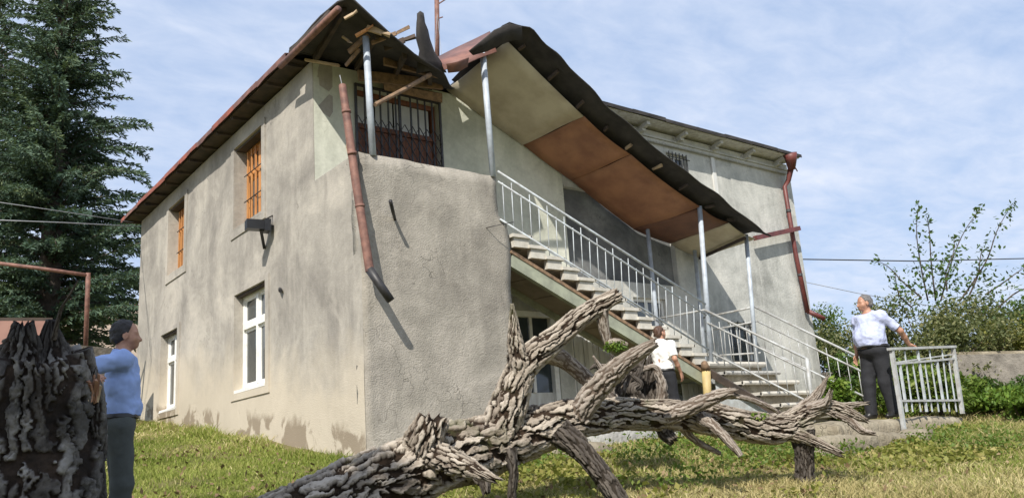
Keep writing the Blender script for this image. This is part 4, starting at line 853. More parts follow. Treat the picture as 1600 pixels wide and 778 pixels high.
# dark splintered brush behind the trunk
brush = thing('branch_heap', A(985, 640, d=8.6), 'dark splintered heap of broken branches beside the man in the white shirt', 'branches')
for k in range(16):
    u0 = 945+k*5.5; d0 = 8.3+random.random()*.7
    bark_tube('branch', [Q(u0+random.uniform(-5, 5), 640, d0, 12), Q(u0+random.uniform(-10, 10), 608, d0, 10), Q(u0+random.uniform(-22, 14), random.uniform(570, 600), d0, 6), Q(u0+random.uniform(-34, 18), random.uniform(548, 585), d0, 2)], 'bark_dark' if k % 3 else 'bark_bare', brush, .02, .02, (.2, .04), 60+k)
# ================================================================== burnt stump beside the man
stump = thing('burnt_stump', (*A(65, 700, d=4.9)[:2], -.95), 'thick charred broken tree stump with jagged top beside the man in blue', 'stump')
bark_tube('trunk', [Q(50, 1000, 4.75, 124), Q(52, 880, 4.8, 116), Q(53, 780, 4.85, 110), Q(55, 700, 4.9, 106), Q(56, 640, 4.92, 103), Q(56, 590, 4.92, 98), Q(55, 560, 4.92, 88)], 'bark_char', stump, .010, .045, (.80, .10), 41, jag1=.09)
bark_tube('jagged_spike', [Q(25, 640, 4.85, 46), Q(30, 580, 4.85, 42), Q(34, 535, 4.85, 28), Q(37, 508, 4.85, 16)], 'bark_char', stump, .011, .04, (.2, .06), 42, jag1=.05)
bark_tube('jagged_spike', [Q(88, 640, 4.95, 50), Q(86, 580, 4.95, 42), Q(82, 545, 4.95, 26), Q(80, 515, 4.95, 13), Q(82, 500, 4.95, 8)], 'bark_char', stump, .011, .04, (.2, .06), 43)
bark_tube('jagged_spike', [Q(120, 660, 4.95, 30), Q(122, 610, 4.95, 22), Q(118, 575, 4.95, 12), Q(112, 548, 4.95, 4)], 'bark_char', stump, .011, .035, (.2, .06), 44)
bark_tube('split_wood', [Q(146, 720, 4.95, 20), Q(148, 660, 4.95, 17), Q(146, 620, 4.95, 15), Q(143, 588, 4.95, 12)], 'bark_char', stump, .011, .03, (.25, .035), 45, jag1=.07)
for k in range(14):
    u0 = 130+random.uniform(0, 24); MB().beam(A(u0, 628, d=4.86+random.uniform(0, .08)), A(u0+random.uniform(-6, 6), random.uniform(584, 606), d=4.86+random.uniform(0, .1)), .015, .026, (0, 1, 0), .005).build('splinter', M['wood_split' if k % 3 else 'wood_pale'], stump)
bark_tube('twig', [Q(84, 530, 4.9, 5), Q(95, 485, 4.88, 3), Q(108, 462, 4.86, 2.2), Q(122, 438, 4.85, 1.2)], 'bark_dark', stump, .01, .003, (.2, .03), 46)
# ================================================================== vegetation
def bush(name, cen, rad, nclump, nleaf, size, mat, label, cat, seed, group=None, stem=True, csize=.42, origin=None):
    r = np.random.default_rng(seed); cen = np.array(cen, float); rad = np.array(rad, float)
    zb = float(ground_h(cen[0], cen[1])); b_ = thing(name, (cen[0], cen[1], zb), label, cat, group); parts = []; stems = MB()
    for k in range(nclump):
        d = r.normal(size=3); d /= np.linalg.norm(d); p = cen+d*rad*(r.random()**.5)*.85
        p[2] = max(p[2], zb+.12)
        c = clump(p, rad*csize*r.uniform(.6, 1.15), int(nleaf/nclump), size, seed*31+k); parts.append((c[0], c[1], np.clip(c[2]+r.normal(0, .13), 0, 1)))
        if stem and k % 2 == 0:
            root = np.array([cen[0]+r.normal(0, rad[0]*.18), cen[1]+r.normal(0, rad[1]*.18), zb-.05]); m_ = (root+p)/2+r.normal(0, .06, 3); stems.tube([root, m_, p], [.022, .014, .006], 5, False)
    leaf_obj('foliage', parts, mat, b_)
    if stem and stems.v: stems.build('stems', M['trunk_far'], b_)
    return b_
def above(u, d, v_top):     # bush centre/height for a top edge seen at pixel row v_top
    p = A(u, v_top, d=d); zb = float(ground_h(p[0], p[1])); return p[0], p[1], zb, p[2]
HG = 'hedge shrubs behind the yard'
hedge = [(1285, 21, 492, 1.1, 'leaf_green', 'green shrub directly behind the end of the lower stair railing'), (1340, 20, 478, 1.2, 'leaf_olive', 'olive shrub behind the man in the pale shirt'), (1412, 19, 474, 1.25, 'leaf_olive', 'dense olive shrub behind the loose railing panel'),
         (1475, 18, 455, 1.3, 'leaf_olive', 'broad olive shrub at the base of the tall shoots'), (1535, 19, 462, 1.3, 'leaf_olive', 'dense olive shrub above the grey yard wall'), (1600, 19.5, 470, 1.4, 'leaf_green', 'green shrub at the far end of the grey yard wall'), (1640, 17.5, 500, 1.2, 'leaf_yellow', 'yellowing low shrub over the far end of the yard wall'), (1565, 17.9, 508, .9, 'leaf_yellow', 'small yellowing shrub over the grey yard wall')]
for k, (u, d, v, rw, mt, lb) in enumerate(hedge):
    x_, y_, zb, zt = above(u, d, v); bush('hedge_shrub', (x_, y_, (zb+zt)/2+.1), (rw, rw, (zt-zb)/2+.1), 26, 6500, .085, mt, lb, 'shrub', 100+k, HG, csize=.36)
# tall leafy shoots
tall = thing('tall_shrub', (*A(1475, 470, d=18.3)[:2], 0.0), 'tall thin leafy shoots rising above the olive hedge against the sky', 'shrub')
sh = [[(1450, 470), (1438, 410), (1432, 360), (1436, 320)], [(1462, 470), (1455, 410), (1452, 360), (1448, 338)], [(1470, 470), (1485, 415), (1505, 365), (1532, 325)], [(1500, 470), (1540, 410), (1558, 360), (1582, 318)], [(1440, 465), (1410, 440), (1390, 418), (1368, 406)], [(1515, 460), (1528, 430), (1532, 400), (1535, 385)], [(1540, 460), (1570, 440), (1590, 425), (1610, 412)], [(1560, 480), (1590, 455), (1610, 450)], [(1480, 455), (1478, 425), (1490, 395), (1492, 372)], [(1425, 480), (1405, 462), (1400, 440), (1398, 425)]]
r = np.random.default_rng(5)
for k, pl in enumerate(sh):
    d0 = 18.0+r.uniform(-.5, .6); c = resample([(*A(u, v, d=d0), max(.003, .02-.005*i)) for i, (u, v) in enumerate(pl)], .06)
    st = MB().tube([q[:3] for q in c[::3]]+[c[-1][:3]], [q[3] for q in c[::3]]+[.003], 5, False).build('shoot', M['trunk_far'], tall)
    n = len(c); ps = []
    for i in range(n):
        f = i/n; m_ = 7 if f < .45 else 3 if f < .8 else 5
        ps.append(c[i, :3]+r.normal(0, .20*(1-f)**1.2+.045, (m_, 3)))
    ps = np.concatenate(ps); leaf_obj('shoot_leaves', [leaves(ps, .095, r, aspect=.55, tone=.35)], 'leaf_green', st)
# undergrowth round the steps and panel
ug = [(1375, 14.2, 560, .55, 'weed', 'bright weeds growing between the stairs and the standing man'), (1440, 13.9, 556, .6, 'weed', 'bright weeds seen through the railing panel, beside its leaning post'), (1485, 13.6, 575, .6, 'weed', 'bright weeds seen through the railing panel, by its far post'), (1300, 13.6, 572, .28, 'leaf_bright', 'small green plant sprouting beside the lower steps'), (1540, 13.8, 600, .7, 'leaf_bright', 'tall bright weeds just past the railing panel'), (1600, 13.2, 598, .7, 'leaf_bright', 'tall bright weeds in front of the grey yard wall'), (1650, 12.8, 610, .7, 'leaf_bright', 'spreading bright weeds at the edge of the yard'), (1520, 15.5, 585, .6, 'leaf_green', 'darker weeds at the foot of the grey yard wall'), (1590, 15.2, 575, .6, 'leaf_green', 'leafy vine clump drooping in front of the yard wall'), (1330, 15.5, 548, .6, 'leaf_green', 'green bush behind the lower stair railing')]
for k, (u, d, v, rw, mt, lb) in enumerate(ug):
    x_, y_, zb, zt = above(u, d, v); bush('weed_clump', (x_, y_, (zb+zt)/2), (rw, rw, (zt-zb)/2), 14, 2600, .085, mt, lb, 'weeds', 160+k, 'weed clumps round the platform', csize=.42)
# grass: one object of real blades (green) and one of dry blades
def keep(x, y):
    k = ~((x > X0-.04-.38*np.clip(fbm(np.stack([x*1.2, y*1.2, x*0+4], 1), 3, 40)+.45, 0, 1)) & (y > YP-.1)); k &= ~((x > 9.7) & (x < 13.4) & (y > 5.95) & (y < 7.8)); k &= ~((x > 8.65) & (x < 11.45) & (y > 5.5) & (y < 6)); k &= ~((x > 11.4) & (x < 13.2) & (y > 7.4) & (y < 9.4)); return k
def blades(n, hmin, hmax, wd, dens, seed, lean=.5):
    r = np.random.default_rng(seed); X = []; Y = []
    while sum(map(len, X)) < n:
        x = r.uniform(-.5, 19, n*2); y = r.uniform(3.2, 20, n*2); dist = .61*x+.76*y
        p = np.clip((9./np.maximum(dist, 3))**1.7, 0, 1.4)*dens(x, y); m_ = (r.random(n*2)*1.4 < p) & keep(x, y) & (dist > 4.4) & ((.79*x-.61*y)/dist < .70) & ((.79*x-.61*y)/dist > -.66); X.append(x[m_]); Y.append(y[m_])
    x = np.concatenate(X)[:n]; y = np.concatenate(Y)[:n]; z = ground_h(x, y); base = np.stack([x, y, z-.01], 1)
    hgt = hmin+(hmax-hmin)*r.random(n)**2; dist = .61*x+.76*y; hgt *= 1+.6*np.clip(fbm(np.stack([x*1.3, y*1.3, x*0], 1), 2, 8), -1, 1)
    hgt *= np.where((x > 11) & (y < 8), 1.9, 1.0)*np.where((x < X0) & (x > X0-.55) & (y > YP), 1.9, 1.0)*(1+1.3*np.clip(fbm(np.stack([x*.8, y*.8, x*0+7], 1), 3, 61)-.1, 0, 1))
    a = r.uniform(0, 2*math.pi, n); side = np.stack([np.cos(a), np.sin(a), a*0], 1); ln = r.normal(0, lean, (n, 3)); ln[:, 2] = 0
    w_ = (wd*(.6+.8*r.random(n))*np.clip(dist/8, .8, 2))[:, None]; H = hgt[:, None]*np.array([0, 0, 1.])
    mid = base+H*.55+ln*hgt[:, None]*.3; tip = base+H*.95+ln*hgt[:, None]*.9
    V = np.stack([base-side*w_*.5, base+side*w_*.5, mid+side*w_*.4, mid-side*w_*.4, tip], 1).reshape(-1, 3); o = np.arange(n)[:, None]*5
    Fq = np.concatenate([o+np.array([[0, 1, 2, 3]]), o+np.array([[3, 2, 4, 4]])]); tri = o+np.array([[3, 2, 4]])
    Fa = np.concatenate([np.stack([o[:, 0], o[:, 0]+1, o[:, 0]+2], 1), np.stack([o[:, 0], o[:, 0]+2, o[:, 0]+3], 1), np.stack([o[:, 0]+3, o[:, 0]+2, o[:, 0]+4], 1)])
    tn = np.clip(.5+.5*fbm(np.stack([x*.7, y*.7, x*0+3], 1), 3, 4)+r.normal(0, .2, n), 0, 1)
    return V, Fa, np.repeat(tn, 5)
dryf = lambda x, y: np.clip(fbm(np.stack([x*.55, y*.55, x*0+9], 1), 3, 14)*1.2+.32+np.where((x > 6) & (y < 5.0), .32, 0)+np.where(x > 9, .05, 0), .04, 1)
V, Fa, tn = blades(190000, .02, .075, .009, lambda x, y: np.clip(1.15-dryf(x, y), .1, 1)*np.clip(.75+1.5*fbm(np.stack([x*1.1, y*1.1, x*0+1], 1), 3, 62), .12, 1), 1); mesh_obj('grass', V, Fa, M['grass'], attrs={'tone': tn}, kind='stuff', label='short green grass covering the yard', cat='grass')
V, Fa, tn = blades(90000, .02, .09, .008, dryf, 2, .9); mesh_obj('dry_grass', V, Fa, M['grass_dry'], attrs={'tone': tn}, kind='stuff', label='dry straw coloured grass among the green', cat='dry grass')
# low leafy ground cover round the fallen tree
r = np.random.default_rng(77); n = 15000
x = r.uniform(4.5, 12.5, n*4); y = r.uniform(4.3, 8.6, n*4); dn_ = fbm(np.stack([x*.9, y*.9, x*0+2], 1), 3, 24)*1.6+.28-np.abs((.61*x+.76*y)-9.3)*.14
m_ = (r.random(n*4) < dn_) & keep(x, y) & (.61*x+.76*y > 7.2); x, y = x[m_][:n], y[m_][:n]
q = np.stack([x, y, ground_h(x, y)+.03+.13*r.random(len(x))**1.5*np.clip(.6+fbm(np.stack([x*2, y*2, x*0], 1), 2, 6), .2, 1.4)], 1)
leaf_obj('ground_cover', [leaves(q, .058, r, up=.8, aspect=.7)], 'leaf_yellow', kind='stuff', label='yellowing creeping leaves under the fallen tree', cat='ground cover')
x = r.uniform(4.5, 13.5, 60000); y = r.uniform(4.3, 8.6, 60000); dn_ = fbm(np.stack([x*.8, y*.8, x*0+6], 1), 3, 25)*1.7+.12
m_ = (r.random(60000) < dn_-.1) & keep(x, y) & (.61*x+.76*y > 7.4) & ((y > 5.3) | (x > 10)); x, y = x[m_][:8000], y[m_][:8000]
q = np.stack([x, y, ground_h(x, y)+.03+.16*r.random(len(x))**1.5], 1)
leaf_obj('low_weeds', [leaves(q, .05, r, up=.3, aspect=.5)], 'weed', kind='stuff', label='low green weeds spread through the yard grass', cat='weeds')
x = r.uniform(1.5, 13.5, 9000); y = r.uniform(4.0, 12.5, 9000); m_ = keep(x, y) & (r.random(9000) < np.clip(fbm(np.stack([x*.9, y*.9, x*0+8], 1), 3, 45)+.35, .05, 1)); x, y = x[m_][:4500], y[m_][:4500]
leaf_obj('leaf_litter', [leaves(np.stack([x, y, ground_h(x, y)+.025+.03*r.random(len(x))], 1), .06, r, up=2.5, aspect=.6)], 'litter', kind='stuff', label='brown fallen leaves and bark flakes scattered in the grass', cat='leaf litter')
# ---- conifer behind the house
def conifer(base, zc0, H, Lmax, seed, label, tw=.105):
    r = np.random.default_rng(seed); base = np.array(base, float); t_ = thing('conifer_tree', base, label, 'tree')
    MB().tube([base-[0, 0, .3], base+[.05, 0, H*.3], base+[-.05, .05, H*.65], base+[0, 0, H]], [.42, .33, .18, .03], 12).build('trunk', M['trunk_far'], t_, True)
    wood = MB(); P = []; D = []; Tn = []; z = zc0
    while z < H-.2:
        f = (z-zc0)/(H-zc0); nb_ = r.integers(10, 14)
        for k in range(nb_):
            az = r.uniform(0, 2*math.pi); L = (Lmax*(1-f)**1.2+.3)*(r.uniform(.8, 1.25) if k < 5 else r.uniform(.35, .85)); up = r.uniform(.16, .46)+.40*f; dr_ = r.uniform(.22, .55)
            hd = np.array([math.cos(az), math.sin(az), 0]); sd = np.array([-hd[1], hd[0], 0]); o_ = base+[0, 0, z+r.uniform(-.2, .2)]; bt = r.normal(.45, .15)
            ax = lambda t: o_+hd*L*t+np.array([0, 0, L*(up*t-dr_*t*t)])
            wood.tube([ax(q) for q in (0, .3, .6, .95)], [.05*(1-f)+.02, .035*(1-f)+.012, .014, .005], 5, False)
            for t1 in np.arange(.14, 1.0, tw/L):
                p0 = ax(t1)
                for sgn in (-1, 1):
                    l2 = (.20*L*(1.03-t1)**.8*r.uniform(.35, 1.15)+.07); dd = hd*r.uniform(.7, 1.1)+sd*sgn*.62+np.array([0, 0, r.uniform(-.45, .02)]); dd /= np.linalg.norm(dd); m_ = max(2, int(l2/.11))
                    tt = (np.arange(m_)+r.random(m_)*.6)/m_; pp = p0+dd*(tt*l2)[:, None]+np.array([0, 0, -.18])*((tt*l2)**2)[:, None]; pp = np.repeat(pp, 3, 0)
                    P.append(pp); D.append(dd*1.0+r.normal(0, .38, pp.shape)+np.array([0, 0, -.12])); Tn.append(np.clip(bt+r.normal(0, .15, len(pp)), 0, 1))
        z += .36*r.uniform(.8, 1.2)*(1-.35*f)
    P = np.concatenate(P); D = np.concatenate(D); Tn = np.concatenate(Tn); n = len(P); D /= np.linalg.norm(D, axis=1, keepdims=True)
    b2 = np.cross(D, r.normal(size=(n, 3))); b2 /= np.linalg.norm(b2, axis=1, keepdims=True); s = (.11+.13*r.random(n))[:, None]
    V = np.stack([P, P+D*s*.5+b2*s*.13, P+D*s, P+D*s*.5-b2*s*.13], 1).reshape(-1, 3)
    mesh_obj('crown', V, np.arange(4*n).reshape(-1, 4), M['needles'], t_, attrs={'tone': np.repeat(Tn, 4)}); wood.build('branches', M['trunk_far'], t_)
    print('conifer', n)
cb = A(72, 480, d=27); conifer((cb[0], cb[1], float(gz(cb[0], cb[1]))), 2.6, 19, 5.2, 3, 'tall dark green conifer with drooping layered branches behind the house')
cb = A(-40, 480, d=30); conifer((cb[0], cb[1], float(gz(cb[0], cb[1]))), 2.6, 19, 4.2, 9, 'second dark conifer beyond the rusty pipe, mostly hidden by the first', .24)
# ---- broadleaf tree at the side of the yard whose shade falls on the stump and the man in blue
bt_ = thing('shade_tree', (-5.0, 1.0, float(gz(-5, 1))), 'leafy walnut tree standing at the side of the yard near the burnt stump', 'tree')
g0 = float(gz(-5, 1)); tp = np.array([-4.3, 1.5, 6.2])
MB().tube([(-5, 1, g0-.2), (-4.9, 1.1, 1.5), (-4.6, 1.3, 4.0), tp], [.28, .22, .15, .06], 12).build('trunk', M['trunk_far'], bt_, True)
parts = []; rr_ = np.random.default_rng(12); lm = MB()
for k in range(34):
    d_ = rr_.normal(size=3); d_ /= np.linalg.norm(d_); p = tp+d_*np.array([1.75, 1.75, 1.5])*rr_.random()**.4; parts.append(clump(p, (.75, .75, .6), 330, .19, 900+k)); lm.tube([np.array([-4.6, 1.3, 4.0]), (p+np.array([-4.6, 1.3, 4.6]))/2, p], [.06, .035, .01], 5, False)
leaf_obj('crown', parts, 'leaf_green', bt_); lm.build('limbs', M['trunk_far'], bt_)
# ================================================================== people
def surface_nets(Fd, o, h):
    s = Fd < 0; nx, ny, nz = Fd.shape
    cells = np.zeros((nx-1, ny-1, nz-1), bool); acc = np.zeros((nx-1, ny-1, nz-1, 3)); cnt = np.zeros((nx-1, ny-1, nz-1)); sl = lambda n, a: slice(a, n-1+a)
    cor = [(i, j, k) for i in (0, 1) for j in (0, 1) for k in (0, 1)]
    for a in cor:
        for ax in range(3):
            if a[ax]: continue
            b_ = list(a); b_[ax] = 1
            va = Fd[sl(nx, a[0]), sl(ny, a[1]), sl(nz, a[2])]; vb = Fd[sl(nx, b_[0]), sl(ny, b_[1]), sl(nz, b_[2])]; c = (va < 0) != (vb < 0)
            if not c.any(): continue
            t_ = np.zeros_like(va); t_[c] = va[c]/(va[c]-vb[c])
            for q in range(3): acc[..., q] += np.where(c, a[q]+(t_ if q == ax else 0), 0)
            cnt += c
    cells = cnt > 0; ids = -np.ones(cells.shape, np.int64); ii = np.argwhere(cells); ids[cells] = np.arange(len(ii))
    V = o+(ii+acc[cells]/cnt[cells][:, None])*h; Fq = []
    for ax in range(3):
        u, v = (ax+1) % 3, (ax+2) % 3; lo = [slice(None)]*3; hi = [slice(None)]*3; lo[ax] = slice(0, -1); hi[ax] = slice(1, None)
        c = s[tuple(lo)] != s[tuple(hi)]; P = np.argwhere(c); P = P[(P[:, u] > 0) & (P[:, v] > 0) & (P[:, u] < Fd.shape[u]-1) & (P[:, v] < Fd.shape[v]-1)]
        du = np.zeros(3, int); du[u] = 1; dv = np.zeros(3, int); dv[v] = 1
        g = lambda q: ids[q[:, 0], q[:, 1], q[:, 2]]
        quad = np.stack([g(P-du-dv), g(P-dv), g(P), g(P-du)], 1); fl = ~s[P[:, 0], P[:, 1], P[:, 2]]; quad[fl] = quad[fl][:, ::-1]; Fq.append(quad)
    return V, np.concatenate(Fq)
class SDF:
    def __init__(s, lo, hi, h): s.h = h; s.o = np.array(lo, float); n = np.ceil((np.array(hi)-lo)/h).astype(int)+1; s.n = n; s.F = np.full(n, .3)
    def _sub(s, lo, hi):
        a = np.clip(((np.array(lo)-s.o)/s.h).astype(int)-1, 0, s.n-1); b_ = np.clip(((np.array(hi)-s.o)/s.h).astype(int)+2, 1, s.n)
        S = tuple(slice(i, j) for i, j in zip(a, b_)); g = np.meshgrid(*[s.o[q]+s.h*np.arange(a[q], b_[q]) for q in range(3)], indexing='ij'); return S, np.stack(g, -1)
    def _un(s, S, d, k):
        a = s.F[S]; hh = np.clip(.5+.5*(d-a)/k, 0, 1); s.F[S] = d*(1-hh)+a*hh-k*hh*(1-hh)
    def cone(s, a, b_, ra, rb, k=.02, infl=0.):
        a = np.array(a, float); b_ = np.array(b_, float); ra += infl; rb += infl; m_ = max(ra, rb)+.06
        S, p = s._sub(np.minimum(a, b_)-m_, np.maximum(a, b_)+m_)
        if p.size == 0: return s
        ba = b_-a; t_ = np.clip(((p-a)@ba)/max(ba@ba, 1e-9), 0, 1); d = np.linalg.norm(p-a-t_[..., None]*ba, axis=-1)-(ra+(rb-ra)*t_); s._un(S, d, k); return s
    def ell(s, c, r, k=.03, infl=0., rot=None):
        c = np.array(c, float); r = np.array(r, float)+infl; S, p = s._sub(c-r.max()-.07, c+r.max()+.07)
        if p.size == 0: return s
        q = p-c
        if rot is not None: q = q@rot
        k0 = np.linalg.norm(q/r, axis=-1); k1 = np.linalg.norm(q/(r*r), axis=-1)+1e-9; s._un(S, k0*(k0-1)/k1, k); return s
    def cut(s, pt, n):      # keep the side where n.(p-pt) < 0
        S, p = s._sub(s.o, s.o+s.h*s.n); n = np.array(n, float); n /= np.linalg.norm(n); s.F = np.maximum(s.F, (p-np.array(pt))@n); return s
    def ruffle(s, amp, sc_, seed):
        S, p = s._sub(s.o, s.o+s.h*s.n); near_ = np.abs(s.F) < .05; s.F[near_] += fbm(p[near_]*sc_, 3, seed)*amp; return s
    def mesh(s): return surface_nets(s.F, s.o, s.h)
def person(name_label, foot, facing, H, sk, hands, shirt, trousers, hair, head_yaw=0., head_pitch=0., belly=0., bulk=1., seed=1, skin_m='skin', fingers=None, hairline=0.):
    sc_ = H/1.72; f = np.array([facing[0], facing[1], 0.]); f /= np.linalg.norm(f); rgt = np.array([f[1], -f[0], 0.]); Rw = np.stack([rgt, f, np.array([0, 0, 1.])], 1); foot = np.array(foot, float)
    W_ = lambda v: foot+(v*sc_)@Rw.T
    root = thing('person', foot, name_label, 'person')
    g = dict(shR=(.178*bulk**.6, -.005, 1.40), shL=(-.178*bulk**.6, -.005, 1.40), hipR=(.092, 0, .90), hipL=(-.092, 0, .90), knR=(.105, .03, .49), knL=(-.105, .03, .49), anR=(.11, -.02, .085), anL=(-.11, -.02, .085)); g.update(sk)
    g = {k: np.array(v, float) for k, v in g.items()}
    cy, sy = math.cos(head_yaw), math.sin(head_yaw); cp, sp = math.cos(head_pitch), math.sin(head_pitch)
    Ry = np.array([[cy, sy, 0], [-sy, cy, 0], [0, 0, 1]]); Rp = np.array([[1, 0, 0], [0, cp, -sp], [0, sp, cp]]); Rh = Ry@Rp; hp = np.array([0, .02, 1.54])
    hd = lambda x, y, z: hp+Rh@np.array([x, y, z])       # head-local: z up from the chin joint
    def head(S):
        S.ell(hd(0, -.008, .105), (.076, .097, .094), .02, rot=Rh); S.ell(hd(0, .035, .045), (.058, .062, .062), .035, rot=Rh); S.ell(hd(0, .062, .0), (.030, .028, .024), .03, rot=Rh)
        S.cone(hd(0, .082, .085), hd(0, .106, .047), .009, .0145, .012); S.cone(hd(.012, .092, .042), hd(-.012, .092, .042), .010, .010, .01)
        S.cone(hd(.05, .066, .098), hd(-.05, .066, .098), .013, .013, .02); S.cone(hd(.045, .052, .05), hd(.03, .065, .045), .022, .02, .03); S.cone(hd(-.045, .052, .05), hd(-.03, .065, .045), .022, .02, .03)
        S.cone(hd(.02, .088, .020), hd(-.02, .088, .020), .0075, .0075, .008); S.cone(hd(.017, .085, .007), hd(-.017, .085, .007), .008, .008, .008)
        for sg in (-1, 1): S.ell(hd(sg*.079, -.008, .068), (.009, .022, .034), .006, rot=Rh)
    def torso(S, i=0.):
        S.ell((0, .0, 1.28), (.165*bulk, .112*bulk, .20), .05, i); S.ell((0, .018+belly*.55, 1.10), (.150*bulk+belly*.3, .112*bulk+belly*.55, .20), .07, i); S.ell((0, -.01, .95), (.16*bulk, .118*bulk, .13), .06, i)
        S.cone(g['shL'], g['shR'], .06, .06, .05, i); S.cone((0, -.01, 1.40), (0, 0, 1.46), .085, .062, .04, i)
    hb = [-.75, -.75, -.02]; ht = [.75, .75, 1.78]
    allp = np.array(list(g.values())+[[0, 0, 1.75], [.2, .2, 1], [-.2, -.2, 1]]); lo = allp.min(0)-.24; hi = allp.max(0)+.24; lo[2] = -.02; hi[2] = 1.80
    S = SDF(lo, hi, .0075); torso(S); S.cone((0, -.012, 1.42), (0, .008, 1.56), .058, .053, .03); head(S)
    for sd in 'RL':
        sg = 1 if sd == 'R' else -1; a, e, w_ = g['sh'+sd], g['el'+sd], g['wr'+sd]
        S.cone(a, e, .052, .041, .03); S.cone(e, e*.55+w_*.45, .041, .038, .02); S.cone(e*.55+w_*.45, w_, .038, .026, .02)
        fd = hands[sd]; fw = np.array(fd[0], float); fw /= np.linalg.norm(fw); pn = np.array(fd[1], float); pn = pn-fw*(pn@fw); pn /= np.linalg.norm(pn); ac = np.cross(fw, pn)*fd[2]; curl = fd[3]   # finger dir, palm normal, thumb side, curl
        for q in (-.022, -.007, .008, .022): S.cone(w_+fw*.012+ac*q*.6, w_+fw*.085+ac*q*1.3, .017, .0135, .012)
        for q, l_ in zip((-.030, -.010, .011, .031), (.062, .075, .080, .070)):
            k0 = w_+fw*.088+ac*q*1.05; dirs = [fw*math.cos(c_*curl)+pn*math.sin(c_*curl) for c_ in (.35, .95, 1.5)]; k1 = k0+dirs[0]*l_*.45; k2 = k1+dirs[1]*l_*.33; k3 = k2+dirs[2]*l_*.25
            S.cone(k0, k1, .0098, .009, .004); S.cone(k1, k2, .009, .0082, .004); S.cone(k2, k3, .0082, .0072, .004)
        t0 = w_+fw*.025+ac*.028; t1 = t0+fw*.035+ac*.026+pn*.012; t2 = t1+fw*.032+ac*.008+pn*.014*curl; S.cone(t0, t1, .0145, .0115, .01); S.cone(t1, t2, .0115, .0088, .004)
        h_, kn, an = g['hip'+sd], g['kn'+sd], g['an'+sd]; S.cone(h_, kn, .085, .056, .04); S.cone(kn, an*.4+kn*.6, .056, .055, .03); S.cone(an*.4+kn*.6, an, .055, .038, .03); S.cone(an+[0, -.035, -.045], an+[sg*.02, .15, -.055], .035, .027, .02)
    V, Fq = S.mesh(); mesh_obj('body', W_(V), Fq, M[skin_m], root, True)
    # shirt (torso + short sleeves), tucked in
    S = SDF([lo[0], lo[1], .9], [hi[0], hi[1], 1.55], .009); torso(S, .020)
    for sd in 'RL':
        a, e = g['sh'+sd], g['el'+sd]; S.cone(a, e, .066, .064, .04)
    S.ruffle(.026, 6, seed); S.ruffle(.020, 14, seed+2); S.cut((0, 0, .995-belly*.4), (0, belly*2.2, -1)); S.cut((0, .01, 1.49), (0, .45, 1))
    for sd in 'RL':
        a, e = g['sh'+sd], g['el'+sd]; ce = a*.18+e*.82; q = (e-a)/np.linalg.norm(e-a)
        Sx, p = S._sub(ce-.13, ce+.13); pl_ = (p-ce)@q; rad_ = np.linalg.norm(p-ce-pl_[..., None]*q, axis=-1)
        S.F[Sx] = np.where((pl_ > 0) & (rad_ < .11), np.maximum(S.F[Sx], pl_), S.F[Sx])
    V, Fq = S.mesh(); sh_ = mesh_obj('shirt', W_(V), Fq, M[shirt], root, True)
    S = SDF([-.14, -.14, 1.40], [.14, .16, 1.56], .006)
    for k in range(14):
        a0_ = -math.pi/2+.35+(2*math.pi-.7)*k/14-math.pi; a1_ = a0_+(2*math.pi-.7)/14
        # ring round the neck open at the front
        p0 = np.array([.078*math.cos(a0_+math.pi*1.0), .07*math.sin(a0_+math.pi)-.0, 1.475-.03*math.sin(a0_+math.pi)]); p1 = np.array([.078*math.cos(a1_+math.pi), .07*math.sin(a1_+math.pi), 1.475-.03*math.sin(a1_+math.pi)])
        S.cone(p0, p1, .011, .011, .01); S.cone(p0*[1.12, 1.12, 1]-[0, 0, .022], p1*[1.12, 1.12, 1]-[0, 0, .022], .012, .012, .012)
    V, Fq = S.mesh(); mesh_obj('collar', W_(V), Fq, M[shirt], sh_, True)
    # trousers
    S = SDF([-.36, -.36, .0], [.36, .36, 1.03], .009); S.ell((0, -.01+belly*.25, .95), (.163*bulk, .122*bulk+belly*.3, .13), .05, .016)
    for sd in 'RL':
        h_, kn, an = g['hip'+sd], g['kn'+sd], g['an'+sd]; S.cone(h_, kn, .102*bulk**.6, .078*bulk**.6, .05); S.cone(kn, an, .078*bulk**.6, .068*bulk**.6, .03)
    S.ruffle(.020, 5, seed+4); S.cut((0, 0, 1.0), (0, 0, 1)); S.cut((0, 0, .045), (0, 0, -1)); V, Fq = S.mesh(); tr_ = mesh_obj('trousers', W_(V), Fq, M[trousers], root, True)
    S = SDF([-.3, -.3, .94], [.3, .32, 1.05], .008); S.ell((0, -.01+belly*.25, .95), (.163*bulk, .122*bulk+belly*.3, .13), .05, .034); S.cut((0, 0, 1.012), (0, 0, 1)); S.cut((0, 0, .972), (0, 0, -1)); V, Fq = S.mesh(); mesh_obj('belt', W_(V), Fq, M['leather'], tr_, True)
    for sd in 'RL':
        sg = 1 if sd == 'R' else -1; an = g['an'+sd]; S = SDF([an[0]-.12, an[1]-.15, -.01], [an[0]+.14, an[1]+.28, .14], .008); S.cone(an+[0, -.04, -.045], an+[sg*.02, .155, -.058], .044, .034, .02); S.cone(an+[0, -.03, -.01], an+[0, .05, -.03], .05, .045, .03); S.cut((0, 0, .004), (0, 0, -1)); V, Fq = S.mesh(); mesh_obj('shoe', W_(V), Fq, M['leather'], root, True)
    # hair
    S = SDF(hp-.16, hp+[.16, .16, .26], .006); S.ell(hd(0, -.015, .107), (.076, .096, .093), .02, .008, rot=Rh); S.cone(hd(.04, -.072, .05), hd(-.04, -.075, .05), .03, .03, .03); S.ruffle(.014, 38, seed+8)
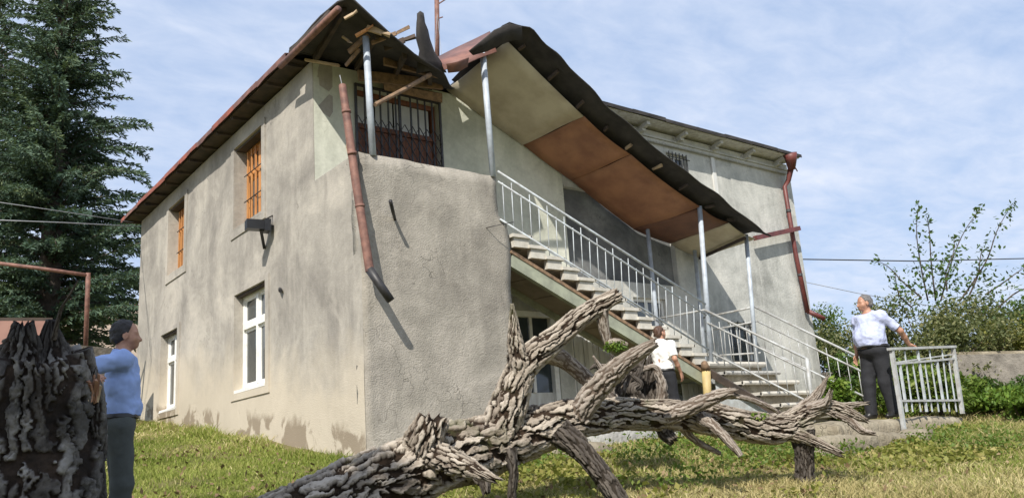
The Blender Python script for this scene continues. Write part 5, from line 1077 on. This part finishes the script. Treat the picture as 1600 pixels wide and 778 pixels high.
    nrm = Rh@np.array([0, .93, -.37]); S.cut(hd(0, .026+hairline, .125), nrm); S.cut(hd(0, 0, .045), Rh@np.array([0, .55, -1.])); V, Fq = S.mesh(); mesh_obj('hair', W_(V), Fq, M[hair], root, True)
    for sg in (-1, 1):
        S = SDF(hd(sg*.03, .07, .08)-.03, hd(sg*.03, .07, .08)+.03, .003); S.ell(hd(sg*.031, .070, .080), (.012, .010, .006), .004, rot=Rh); V, Fq = S.mesh(); mesh_obj('eye', W_(V), Fq, M['hair_dark'], root, True)
        S = SDF(hd(sg*.03, .08, .10)-.04, hd(sg*.03, .08, .10)+.04, .004); S.cone(hd(sg*.015, .080, .103), hd(sg*.05, .066, .100), .005, .004, .004); V, Fq = S.mesh(); mesh_obj('eyebrow', W_(V), Fq, M[hair], root, True)
    return root
p = A(187, 660, d=5.9); p[2] = float(ground_h(p[0], p[1]))
person('man in a light blue shirt and dark trousers leaning a hand on the burnt stump', p, (.93, -.16), 1.59, dict(elR=(.27, -.285, 1.335), wrR=(.44, -.22, 1.27), elL=(-.25, -.04, 1.14), wrL=(-.25, .0, .90), anR=(.10, -.05, .085), anL=(-.12, .07, .085)),
       dict(R=((.9, .3, -.25), (-.2, .1, -1), 1, .5), L=((0, .1, -1), (1, 0, 0), 1, .6)), 'shirt_blue', 'trousers_grey', 'hair_dark', head_yaw=.0, head_pitch=.0, bulk=.94, seed=3)
p = A(1383, 650, d=11.85); p[2] = .075
person('heavy man in a pale short sleeved shirt and black trousers leaning on the railing panel', p, (-.97, .17), 1.76, dict(elL=(-.33, -.20, 1.17), wrL=(-.28, -.40, .985), elR=(.27, -.02, 1.15), wrR=(.27, .04, .90), anR=(.13, .10, .085), anL=(-.10, -.06, .085), knR=(.12, .08, .49), knL=(-.10, .0, .49)),
       dict(L=((.1, -.9, -.3), (0, .1, -1), -1, .5), R=((0, .5, -.85), (-1, 0, 0), 1, .6)), 'shirt_pale', 'trousers_black', 'hair_grey', head_yaw=.5, head_pitch=-.05, belly=.065, bulk=1.25, seed=5)
p = A(1044, 640, y=8.6); p[2] = float(ground_h(p[0], p[1]))
person('man in a white short sleeved shirt walking behind the fallen tree under the stairs', p, (.97, .18), 1.56, dict(elR=(.27, -.06, 1.15), wrR=(.26, .10, .93), elL=(-.26, .03, 1.14), wrL=(-.24, .14, .92), knR=(.1, .08, .49), anR=(.10, -.05, .085), anL=(-.1, .14, .085)),
       dict(R=((0, .35, -.95), (-1, 0, 0), 1, .7), L=((0, .35, -.95), (1, 0, 0), 1, .7)), 'shirt_white', 'trousers_black', 'hair_brown', head_yaw=.25, head_pitch=.12, bulk=1.05, seed=9)
